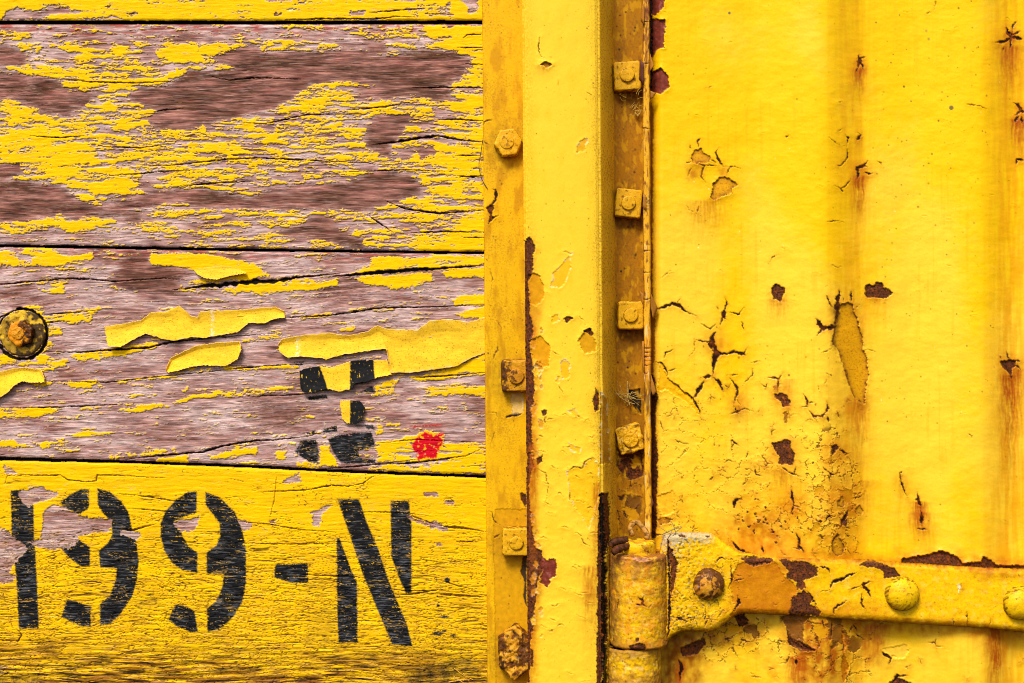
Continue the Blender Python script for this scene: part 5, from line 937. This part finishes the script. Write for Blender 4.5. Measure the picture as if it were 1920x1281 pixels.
for pts, kd in (([(640, 206), (700, 202), (785, 206), (792, 225), (720, 245), (680, 236)], 'rust'), ([(820, 215), (880, 222), (945, 225), (965, 240), (996, 250), (985, 285), (930, 310), (942, 345), (900, 345), (895, 315), (850, 300), (862, 265), (835, 240)], 'rust'),
                ([(880, 378), (905, 365), (932, 350), (966, 385), (958, 420), (1010, 450), (1000, 470), (860, 468)], 'rust'), ([(1175, 240), (1220, 215), (1335, 250), (1372, 292), (1340, 300), (1290, 300), (1285, 268), (1230, 250)], 'rust')): hp.patch(T(D5, pts), kd, .5, .45, halo=.5)
hp.tint(al, .5 * sstep(.15, .5, fbm(X / 12, Y / 10, 1017, 3)) * sstep(1330, 1345, X) * sstep(1420, 1400, X) * 0, RUST)
for pts, wd in (([(1045, 350), (1060, 315), (1120, 295), (1175, 268)], 2.8), ([(1065, 462), (1065, 435), (1125, 395)], 2.2), ([(1235, 395), (1220, 360), (1195, 330), (1235, 310)], 2.4), ([(1190, 355), (1190, 420), (1215, 450)], 1.5), ([(1665, 445), (1665, 515)], 1.2), ([(1770, 475), (1765, 515)], .9), ([(1000, 245), (1040, 260), (1050, 292)], 1.6), ([(1130, 355), (1190, 328)], .9), ([(1600, 480), (1605, 515)], .9),
                ([(600, 232), (605, 300), (590, 360)], 1.6), ([(610, 312), (660, 300)], 1.2), ([(625, 285), (650, 290)], .9), ([(630, 375), (640, 410), (610, 450)], 2.2), ([(530, 232), (550, 210), (590, 212)], 1.5), ([(350, 475), (400, 490), (392, 510)], 2), ([(400, 480), (430, 475)], 1.2), ([(450, 400), (490, 430), (485, 480), (550, 490)], 1.2), ([(500, 480), (480, 520)], 1.2), ([(540, 480), (560, 450)], .9), ([(940, 345), (965, 385), (985, 430), (1010, 450)], 1.3), ([(1000, 360), (1045, 350)], .9), ([(1640, 320), (1632, 360)], .8)):
    hp.crack(T(D5, pts), wd, .9, halo=.4, rim=.45)
hp.chip(T(D5, [(1622, 325), (1636, 330), (1630, 365), (1625, 362)]), (.85, .75, .5), .2)
# pitted, lichen-grey edge of the leaf
k = al
pit = sstep(.2, .42, fbm(X / 5, Y / 5, 1018, 3) + .45 * fbm(X / 26, Y / 30, 1019, 3)) * lf_m * sstep(1345, 1275, X)
hp.h -= .7 * pit; hp.tint(al, .75 * pit, (.10, .065, .03))
lich = sstep(.22, .5, fbm(X / 6, Y / 5, 1020, 4) + .9 * sstep(1030, 1003, Y) - .14 + .5 * sstep(1290, 1262, X) * sstep(1100, 1000, Y)) * sstep(1345, 1325, X)
hp.tint(al, .75 * lich, A(200, 190, 160)); hp.h += .3 * lich
hp.patch(T(D6, [(530, 250), (560, 275), (575, 330), (605, 390), (590, 470), (570, 560), (560, 630), (545, 560), (555, 450), (540, 380)]), 'rust', 1.6, .4, halo=.3)
hp.crack([(1252, 1015), (1254, 1060), (1256, 1110), (1255, 1160), (1252, 1195)], 2.0, 1.2, RUST_DK, taper=False, halo=.7); hp.patch(T(D6, [(610, 172), (660, 168), (668, 192), (620, 195)]), 'rust', .4, .3); hp.patch(T(D6, [(800, 175), (840, 178), (835, 195), (805, 192)]), 'rust', .3, .3)
hp.crackle(T(D6, [(620, 620), (1000, 620), (980, 780), (700, 880), (600, 860)]), 26, 24, .05, .75, 14, .5, 1021, .04); hp.crackle(T(D6, [(880, 340), (1060, 340), (1060, 640), (940, 620)]), 30, 32, .04, .6, 12, .4, 1022)
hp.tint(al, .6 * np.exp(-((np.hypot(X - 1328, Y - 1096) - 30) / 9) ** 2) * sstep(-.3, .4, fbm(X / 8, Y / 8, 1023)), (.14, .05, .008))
hp.specks(1250, 2000, 1000, 1190, 160, (.5, 1.3), (.16, .07, .01))
hp.h = hp.h - 2.4 * np.clip(1 + dd / 9, 0, 1) ** 1.7 - np.where(dd > 0, np.clip(dd * 7, 0, 19), 0)
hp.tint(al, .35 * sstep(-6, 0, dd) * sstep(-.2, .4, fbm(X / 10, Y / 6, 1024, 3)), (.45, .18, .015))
hp.r[:] = np.where(hp.r < .5, .36, hp.r)
hp.build('strap', M_RUST, hinge, lambda X, Y, h: P(X, Y, HT + h), keep=dd < 3.2)

def knuckle(name, px, rpx, ytop, ybot, zc, seed, fn, parent=hinge):
    """a vertical barrel standing proud of the strap; heights given where the front of the barrel is seen"""
    cx, cy, _ = P(px, 640, zc); R = rpx * PX * (1 - zc * .001 / DIST); zf = zc * .001 + R; kf = PX * (1 - zf / DIST)
    zt, zb = (640.5 - ytop) * kf, (640.5 - ybot) * kf
    n = int(2 * 2.6 * rpx / 1.3); s = Sheet(-2.6 * rpx, 2.6 * rpx, ytop - 4, ybot + 4, 1.3, 3., seed, YEL * np.array([.92, .86, 1]))
    th = s.X / rpx
    fn(s, px + rpx * np.sin(th) + 0 * s.Y, th)
    t = np.clip((s.Y - ytop) / (ybot - ytop), 0, 1)
    cap = np.zeros(s.X.shape); cap[0] = 1; cap[-1] = 1
    ed = np.clip(1 - np.minimum(s.Y - ytop, ybot - s.Y) / 5, 0, 1) ** 2 * .0018
    r = np.where(cap > 0, R * .02, R + s.h * .001 - ed)
    x = cx + r * np.sin(th); y = cy - r * np.cos(th); z = zt + (zb - zt) * t + 1.2e-3 * (fbm(s.X / 40, s.Y / 40, seed + 4, 2)) * (np.minimum(t, 1 - t) < .06)
    return s.build(name, M_RUST, parent, lambda X, Y, h: (x, y, z))
def upper(s, px, th):
    Y = s.Y; X = s.X
    s.h += .9 * fbm(X / 26, Y / 22, 1101, 4) + .25 * fbm(X / 7, Y / 6, 1102, 3)
    s.tint(al, .75 * sstep(-.25, .4, fbm(X / 20, Y / 16, 1103, 4)), (.60, .27, .012)); s.tint(al, .5 * sstep(.12, .4, fbm(X / 5, Y / 5, 1110, 3)), (.34, .13, .008)); s.tint(al, .3 * sstep(.1, .5, fbm(X / 9, Y / 7, 1104, 3)), (.84, .58, .18))
    sd = sstep(.4, 1.0, np.abs(th + .05)); s.tint(al, .85 * sd * sstep(-.35, .3, fbm(X / 8, Y / 14, 1105, 4)), (.30, .12, .014))  # barrel sides: grime, with part of their shade put into the colour
    s.tint(al, .95 * sstep(1095, 1046, Y + 22 * fbm(X / 18, Y / 30, 1106, 3)) * sstep(-.4, .3, fbm(X / 12, Y / 9, 1107, 4) + .3), (.26, .085, .022)); s.tint(al, .7 * sstep(1200, 1219, Y + 8 * fbm(X / 18, Y / 30, 1108, 3)), (.32, .11, .018))
    s.tint(al, .6 * sstep(.0, .4, fbm(X / 16, Y / 22, 1111, 4)), (.62, .21, .004)); s.tint(al, .75 * sstep(.1, .45, fbm(X / 12, Y / 30, 1109, 4)) * sstep(.5, .9, th) * sstep(1180, 1080, Y), RUST)
    gx = np.arcsin(np.clip((1200 - 1196) / 56, -1, 1)) * 56
    for pts, wd in (([(-6, 1118), (4, 1128), (2, 1134), (16, 1140)], 2.), ([(-10, 1132), (4, 1137)], 1.4), ([(2, 1128), (6, 1118)], 1.), ([(16, 1140), (22, 1132)], 1.), ([(-50, 1150), (-42, 1120)], .8)): s.crack(pts, wd, .9, halo=.5)
    s.patch([(-22, 1214), (-8, 1206), (4, 1206), (10, 1216), (8, 1226), (-20, 1226)], 'rust', .5, .4, halo=.5); s.patch([(-10, 1196), (-4, 1196), (-3, 1202), (-9, 1203)], 'rust', .4, .3)
    s.patch([(-18, 1046), (-4, 1049), (12, 1047), (20, 1050), (8, 1054), (-8, 1053)], 'none', .3, .5, col=A(215, 150, 110))
    s.tint(al, .75 * sstep(-.55, -1.1, th) * sstep(-.5, .2, fbm(X / 10, Y / 30, 1112, 3)), (.14, .062, .012)); s.tint(al, .6 * sstep(.7, 1.2, th) * sstep(-.5, .2, fbm(X / 10, Y / 30, 1113, 3)), (.30, .10, .008)); s.specks(-80, 80, 1045, 1218, 240, (.5, 1.6), (.24, .10, .01))  # darker flanks: grime on the left, painted together with its side shade
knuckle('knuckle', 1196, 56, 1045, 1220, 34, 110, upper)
def lower(s, px, th):
    X, Y = s.X, s.Y
    s.h += .8 * fbm(X / 24, Y / 20, 1121, 4) + .35 * fbm(X / 7, Y / 6, 1122, 3)
    s.tint(al, .75 * sstep(-.05, .4, fbm(X / 11, Y / 10, 1123, 4)), (.40, .18, .014)); s.tint(al, .35 * sstep(.1, .5, fbm(X / 12, Y / 12, 1124, 4)), (.84, .60, .2))
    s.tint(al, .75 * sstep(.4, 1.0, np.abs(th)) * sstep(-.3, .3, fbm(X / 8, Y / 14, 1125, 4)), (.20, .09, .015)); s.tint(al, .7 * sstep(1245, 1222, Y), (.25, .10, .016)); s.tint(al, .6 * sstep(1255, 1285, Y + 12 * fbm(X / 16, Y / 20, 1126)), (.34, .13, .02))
    s.specks(-80, 80, 1220, 1350, 200, (.5, 1.8), (.2, .09, .01))
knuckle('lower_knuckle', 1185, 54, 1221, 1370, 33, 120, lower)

def lathe_bm(rz, n=40):
    bm = bmesh.new(); rings = []; fine = []
    for (r0, h0), (r1, h1) in zip(rz, rz[1:]):
        st_ = max(1, int(math.hypot(r0 - r1, h0 - h1) / .9)); fine += [(r0 + (r1 - r0) * i / st_, h0 + (h1 - h0) * i / st_) for i in range(st_)]
    for r, h in fine + [rz[-1]]:
        rings.append([bm.verts.new((r * math.cos(2 * math.pi * i / n), r * math.sin(2 * math.pi * i / n), h)) for i in range(n)])
    for a_, b_ in zip(rings, rings[1:]):
        for i in range(n): bm.faces.new((a_[i], a_[(i + 1) % n], b_[(i + 1) % n], b_[i]))
    bm.faces.new(rings[0][::-1]); bm.faces.new(rings[-1]); bmesh.ops.recalc_face_normals(bm, faces=bm.faces); return bm
def mix_col(base, seed, layers, r=.5):
    """layers: (colour, amount, scale, threshold, mask(co, no) or None)"""
    def f(co, no, u, v):
        c = np.broadcast_to(np.asarray(base, float), (len(co), 3)).copy()
        for i, (col, amt, sc, th, mk) in enumerate(layers):
            n = fbm(u / sc + i * 7.7, v / sc, seed + i * 13, 4) + (mk(co, no) if mk else 0)
            m = (amt * sstep(th, th + .35, n))[:, None]; c = c * (1 - m) + np.asarray(col) * m
        return c, r
    return f
def dense(bm, cuts=1):
    for _ in range(cuts): bmesh.ops.subdivide_edges(bm, edges=bm.edges, cuts=1, use_grid_fill=True)
    return bm
def translate(bm, v): bmesh.ops.translate(bm, verts=bm.verts, vec=v); return bm
HL = Vector(hinge.location)
def loc_in(parent, px, py, z): return (Vector(P(px, py, z)) - Vector(parent_loc(parent))) * 1000
# pin head on top of the barrel
ctr = loc_in(hinge, 1198, 1045, 36)
zk = ((640.5 - 1045) * PX * (1 - .062 / DIST) - hinge.location.z) * 1000
rings = [(14.6, -3), (14.8, 1), (15.2, 4), (15.4, 7), (15, 9), (14, 10.3), (12, 10.8), (9, 11), (6, 11), (3, 11), (.4, 11)]
bm = lathe_bm(rings, 72); translate(bm, (ctr.x, ctr.y, zk))
from_bm('pin', dense(bm), M_RUST, hinge, mix_col(YEL * np.array([.92, .86, 1]), 131, [((.42, .17, .014), .8, 7, -.05, None), (RUST, .9, 6, .22, lambda co, no: .35 * np.exp(-((co[:, 0] - ctr.x + 3) / 5) ** 2 - ((co[:, 2] - zk - 6) / 4) ** 2)), ((.80, .55, .12), .6, 5, .3, None)]), .9, 7, 132)
def tube_bm(pts, r, n=12):
    bm = bmesh.new(); rings = []; pts = [Vector(p) for p in pts]
    for i, p in enumerate(pts):
        t = (pts[min(i + 1, len(pts) - 1)] - pts[max(i - 1, 0)]).normalized(); up = Vector((0, 1, 0)) if abs(t.y) < .9 else Vector((1, 0, 0))
        a_ = t.cross(up).normalized(); b_ = t.cross(a_); rad = r[i] if isinstance(r, (list, tuple)) else r
        rings.append([bm.verts.new(p + (a_ * math.cos(q * 6.2832 / n) + b_ * math.sin(q * 6.2832 / n)) * rad) for q in range(n)])
    for u_, v_ in zip(rings, rings[1:]):
        for q in range(n): bm.faces.new((u_[q], u_[(q + 1) % n], v_[(q + 1) % n], v_[q]))
    bm.faces.new(rings[0][::-1]); bm.faces.new(rings[-1]); bmesh.ops.recalc_face_normals(bm, faces=bm.faces); return bm
def bez(p, n=24):
    p = [Vector(q) for q in p]; out = []
    for i in range(n + 1):
        t = i / n * (len(p) - 1); j = min(int(t), len(p) - 2); f = t - j; a0 = p[max(j - 1, 0)]; a1 = p[j]; a2 = p[j + 1]; a3 = p[min(j + 2, len(p) - 1)]
        out.append(.5 * ((2 * a1) + (-a0 + a2) * f + (2 * a0 - 5 * a1 + 4 * a2 - a3) * f * f + (-a0 + 3 * a1 - 3 * a2 + a3) * f ** 3))
    return out
loop = [loc_in(hinge, x, y, z) for x, y, z in ((1186, 1004, 36), (1182, 990, 31), (1188, 981, 28), (1197, 981, 27), (1206, 990, 29), (1214, 1003, 33), (1211, 1010, 36))]
sp = from_bm('split_pin', tube_bm(bez(loop, 40), 2.4), M_RUST, hinge, mix_col((.42, .20, .03), 141, [(RUST, .9, 4, -.1, None), (A(205, 150, 110), .6, 4, .25, None)], .6), .4, 4, 142)
prong = [loc_in(hinge, x, y, z) for x, y, z in ((1180, 1024, 44), (1166, 1027, 52), (1156, 1032, 58), (1149, 1036, 60))]
o = from_bm('prong', tube_bm(bez(prong, 20), 3.0), M_RUST, sp, mix_col(RUST, 143, [(RUST_DK, .8, 3, -.1, None), ((.25, .07, .05), .5, 4, .2, None)], .7), .7, 3, 144)
prong = [loc_in(hinge, x, y, z) for x, y, z in ((1176, 1012, 40), (1162, 1014, 42), (1150, 1017, 42), (1144, 1024, 42))]
from_bm('prong', tube_bm(bez(prong, 20), 3.4), M_RUST, sp, mix_col(RUST, 145, [(RUST_DK, .8, 3, -.1, None)], .7), .7, 3, 146)
def rivet(px, py, rpx, layers, base, seed, bump=.35, label=None):
    c = loc_in(hinge, px, py, 41.6); r = rpx * .5
    rg = [(r * 1.03, -2), (r * 1.03, .3), (r, 1.4)] + [(r * math.cos(t), 1.4 + r * .66 * math.sin(t)) for t in np.linspace(.08, 1.54, 16)]
    bm = lathe_bm(rg, 64); bmesh.ops.rotate(bm, verts=bm.verts, cent=(0, 0, 0), matrix=__import__('mathutils').Matrix.Rotation(math.radians(90), 3, 'X')); translate(bm, c)
    lay = [(col, amt, sc, th, (lambda co, no, mk=mk: mk(co[:, 0] - c.x, co[:, 2] - c.z)) if mk else None) for col, amt, sc, th, mk in layers]
    o = from_bm('rivet', dense(bm), M_RUST, hinge, mix_col(base, seed, lay, .45), bump, 6, seed + 1)
    if label: o['label'] = label
rivet(1328, 1095, 28, [((.50, .19, .012), .9, 6, -.3, None), (RUST, .95, 5, -.02, lambda x, z: .45 * (np.hypot(x, z) > 9) + .02 * x + .02 * z), (RUST_DK, .9, 2.5, .25, None), (A(200, 170, 160), .5, 2.5, .35, None)], (.58, .26, .012), 151, .7, 'rusty rivet')
rivet(1691, 1113, 30.5, [((.55, .26, .01), .7, 7, .1, None), ((.30, .12, .01), .7, 3, .3, lambda x, z: .4 * (z < -8)), ((.80, .45, .01), .4, 5, .2, None), (RUST_DK * 2, .8, 3, .3, lambda x, z: .45 * (np.hypot(x, z) > 13.6) + .2 * np.exp(-((z + 6) / 3) ** 2 - (x / 3) ** 2))], YEL * .9, 155, .35)
rivet(1912, 1131, 30, [((.55, .26, .01), .7, 7, .1, None), ((.30, .12, .01), .6, 3, .35, None), ((.80, .45, .01), .4, 5, .25, None), (RUST_DK * 2, .8, 3, .3, lambda x, z: .45 * (np.hypot(x, z) > 13.4))], YEL * .9, 159, .35)

# ------------------------------------------------------------------ bolts and nuts
def nut_bm(n, r, h, rot, sx=1, sz=1, dome=1.2):
    """a prism with n sides facing the viewer, thick paint softening its edges (mm)"""
    bm = bmesh.new(); ring = []
    prof = [(1.02, 0), (1.02, h * .3), (1.0, h * .75), (.97, h * .93), (.90, h), (.78, h + .1 * dome), (.6, h + .15 * dome), (.4, h + .15 * dome), (.2, h + .15 * dome), (.03, h + .15 * dome)]
    N = n * 14; fine = []
    for (k0, y0), (k1, y1) in zip(prof, prof[1:]):
        st_ = max(1, int(max(abs(k0 - k1) * r, abs(y0 - y1)) / 1.0)); fine += [(k0 + (k1 - k0) * i / st_, y0 + (y1 - y0) * i / st_) for i in range(st_)]
    for kf, y in fine + [prof[-1]]:
        rr_ = []
        for i in range(N):
            t = 2 * math.pi * i / N; q = (t % (2 * math.pi / n)) - math.pi / n
            rad = r * math.cos(math.pi / n) / math.cos(q); rad = min(rad, r * (.94 if n == 4 else .985)) * kf
            rr_.append(bm.verts.new((rad * math.cos(t + rot) * sx, -y, rad * math.sin(t + rot) * sz)))
        ring.append(rr_)
    for a_, b_ in zip(ring, ring[1:]):
        for i in range(N): bm.faces.new((a_[i], b_[i], b_[(i + 1) % N], a_[(i + 1) % N]))
    bm.faces.new(ring[-1]); bm.faces.new(ring[0][::-1]); bmesh.ops.recalc_face_normals(bm, faces=bm.faces); return bm
def disc_bm(r, y0, h, dx=0, dz=0, n=48):
    rg = [(r * 1.04, 0), (r * 1.02, h * .6), (r * .97, h * .9), (r * .88, h), (r * .6, h * 1.06), (r * .3, h * 1.08), (.1, h * 1.08)]
    bm = lathe_bm(rg, n); bmesh.ops.rotate(bm, verts=bm.verts, cent=(0, 0, 0), matrix=__import__('mathutils').Matrix.Rotation(math.radians(90), 3, 'X')); return translate(bm, (dx, -y0, dz))
NY = np.array([.68, .35, .007])
GR = 'nuts and bolts of the post'
GRIME = [((.56, .27, .003), .5, 7, .0, None), ((.22, .085, .005), .6, 2.4, .36, None), ((.13, .045, .006), .85, 4, .28, lambda co, no: .5 * (no[:, 1] > -.55) + .25 * np.exp(co[:, 1] / 3)), ((.07, .03, .006), .7, 1.6, .42, None)]
def bolt(name, px, py, z, label, cat, n, r, h, rot, nutcol, endr, endh, endcol, ed=(0, 0), sx=1, sz=1, disp=.35, seed=1, endlab=None):
    t = thing(name, P(px, py, z), label, cat, GR)
    from_bm('nut' if n == 4 else 'head', dense(nut_bm(n, r, h, rot, sx, sz), 1), M_RUST, t, nutcol, disp, 7, seed)
    if endr: from_bm('bolt_end', dense(disc_bm(endr, h - .4, endh, *ed), 1), M_RUST, t, endcol, disp * .7, 5, seed + 5)
    return t
q45 = math.pi / 4
yn = lambda s, extra=[]: mix_col(NY, s, GRIME + extra, .42)
bolt('bolt', 953, 270, 6.3, 'yellow hex bolt head with a scarred centre on the left flange near the top', 'bolt', 6, 14.2, 10, .12, mix_col(NY, 201, GRIME + [((.78, .48, .05), .5, 4, .2, None)], .38), 6.6, 1.6, mix_col(NY * .95, 203, [((.22, .09, .01), .8, 3, .1, None)], .4), (-1.4, .4), .95, 1, .45, 202)
bolt('bolt', 967, 704, 6.3, 'half rusted square nut on the left flange, just under the long paint flake', 'nut', 4, 18.6, 11, q45 + .02, mix_col((.56, .24, .008), 211, GRIME + [(RUST, .95, 5, .0, lambda co, no: -.055 * (co[:, 0] + 5) ), (RUST_DK, .8, 2.5, .25, lambda co, no: -.04 * (co[:, 0] + 6))], .5), 7, 2.6, mix_col((.50, .2, .008), 213, [(RUST, .9, 4, .05, lambda co, no: -.05 * co[:, 0])], .5), (.5, -.5), 1, 1.12, .7, 212)
bolt('bolt', 968, 1013, 6.3, 'clean yellow square nut on the left flange beside the letter N', 'nut', 4, 18.4, 12, q45, yn(221), 6.4, 2.4, yn(223), (0, -.6), 1, 1, .4, 222)
bolt('bolt', 966, 1219, 6.3, 'big badly rusted bolt head at the foot of the left flange', 'bolt', 6, 24, 15, .5, mix_col((.60, .27, .012), 231, [(RUST, .95, 9, -.25, lambda co, no: .3 * (np.abs(co[:, 0] + 2) > 8) - .35 * np.exp(-((co[:, 2] - 12) / 6) ** 2 - ((co[:, 0] - 3) / 8) ** 2) - .08), (RUST_DK, .9, 5, .12, None), ((.34, .09, .01), .8, 4, .25, None), (A(110, 105, 70), .8, 6, .25, lambda co, no: .4 * np.exp(-((co[:, 2] + 1) / 3) ** 2) - .3)], .55), 0, 0, None, (0, 0), .72, 1.08, 1.6, 232)
bolt('bolt', 1175, 146, 4.6, 'square yellow nut in the recess with straw caught beneath it, uppermost of four', 'nut', 4, 18.6, 10, q45 + .05, yn(241, [(RUST, .8, 6, .42, lambda co, no: .02 * co[:, 0])]), 6.7, 2.8, yn(243), (-.6, .6), .97, 1.04, .4, 242)
bolt('bolt', 1177, 383, 4.6, 'square yellow nut tilted slightly in the recess, second from the top', 'nut', 4, 18.4, 10, q45 - .10, yn(251, [(RUST, .8, 7, .45, lambda co, no: -.02 * co[:, 2])]), 6.6, 2.6, yn(253), (-.2, 0), .95, 1.03, .35, 252)
bolt('bolt', 1181, 592, 4.6, 'square yellow nut in the recess left of the cracked door edge, third from the top', 'nut', 4, 18.0, 11.5, q45 + .0, yn(261), 6.6, 2.8, yn(263), (-.3, .2), .95, 1.04, .35, 262)
bolt('bolt', 1180, 822, 4.6, 'lumpy nut with flaking paint in the recess, lowest one above the hinge', 'nut', 4, 18.0, 9, q45 + .27, mix_col(NY, 271, GRIME + [((.15, .06, .01), .9, 4, .08, None), ((.76, .48, .06), .6, 5, .15, None)], .5), 6.8, 2.8, mix_col(NY, 273, GRIME, .45), (.4, -.8), .95, 1., 1.5, 272)
# the big bolt through the third board
t = thing('bolt', P(42, 625, .8), 'rusty bolt with a wide round washer in the third board at the left edge', 'bolt')
from_bm('washer', dense(disc_bm(21.0, -1, 2.0, 0, 0, 72), 1), M_RUST, t, mix_col((.36, .20, .012), 281, [((.045, .022, .008), .95, 9, -.12, lambda co, no: .022 * co[:, 0] + .5 * (np.hypot(co[:, 0], co[:, 2]) > 20)), ((.68, .40, .02), .9, 7, .12, lambda co, no: .02 * co[:, 2]), (RUST_DK, .9, 3, .22, None)], .6), .9, 7, 282)
from_bm('head', dense(nut_bm(6, 12.8, 6.0, .3, 1, 1), 1), M_RUST, t, mix_col((.60, .21, .003), 284, [(RUST, .95, 5, .0, lambda co, no: .075 * (co[:, 0] - 1) + .02 * co[:, 2]), (RUST_DK, .9, 3, .15, lambda co, no: .05 * (co[:, 0] - 2))], .4), .9, 6, 285)
from_bm('bolt_end', dense(disc_bm(5.8, 5.6, 1.6, -2, 0), 1), M_RUST, t, mix_col((.58, .23, .008), 287, [((.05, .02, .01), .9, 3, .2, lambda co, no: .03 * co[:, 0])], .38), .8, 4, 288)

# ------------------------------------------------------------------ bits of straw and a loose fibre
def straws(name, label, spots, group, col=(.62, .42, .12)):
    rnd = random.Random(len(label)); p0 = spots[0]
    t = thing(name, P(*p0[:3]), label, 'straw', group)
    bm = bmesh.new()
    for x, y, z, L, n in spots:
        for i in range(n):
            a_ = rnd.uniform(0, 6.28); c0 = loc_in(t, x + rnd.gauss(0, 7), y + rnd.gauss(0, 7), z + rnd.uniform(0, 3)); l = L * rnd.uniform(.4, 1) * .5
            dv = Vector((math.cos(a_), rnd.uniform(-.3, .3), math.sin(a_))); pts = bez([c0 - dv * l, c0 + Vector((rnd.gauss(0, 1), 0, rnd.gauss(0, 1))), c0 + dv * l], 8)
            b2 = tube_bm(pts, rnd.uniform(.18, .5), 5); me = bpy.data.meshes.new('tmp'); b2.to_mesh(me); b2.free(); bm.from_mesh(me); bpy.data.meshes.remove(me)
    o = from_bm('stalks', bm, M_STRAW, t, flat(col, .6))
straws('straw_tuft', 'crumbs of pale straw hanging by the uppermost recess nut', [(1196, 172, 12, 12, 5), (1192, 205, 6, 9, 12), (1163, 180, 7, 9, 4), (1201, 150, 12, 10, 3)], 'bits of straw', (.46, .28, .04))
straws('straw_tuft', 'thin dry grass caught above the lowest recess nut', [(1185, 742, 9, 24, 10), (1170, 737, 7, 22, 5)], 'bits of straw', (.40, .26, .06))
straws('straw_tuft', 'loose straw fibres at the foot of the stencilled board', [(862, 1272, 2, 22, 4), (880, 1266, 2, 16, 2)], 'bits of straw', (.62, .32, .03))
straws('straw_tuft', 'grey wisps of dry grass lying on the broad end of the hinge strap', [(1262, 998, 42, 22, 6)], 'bits of straw', (.22, .17, .09))
fb = bez([P(x, y, z) for x, y, z in ((905, 262, 3), (902, 285, 4), (898, 310, 4), (903, 335, 7.2), (914, 354, 7.6))], 24)
t = thing('fibre', fb[0], 'dark hair-like fibre curving over the flange edge below the hex bolt', 'fibre')
from_bm('strand', tube_bm([(p - fb[0]) * 1000 for p in fb], .35, 6), M_STRAW, t, flat((.05, .035, .02), .6))
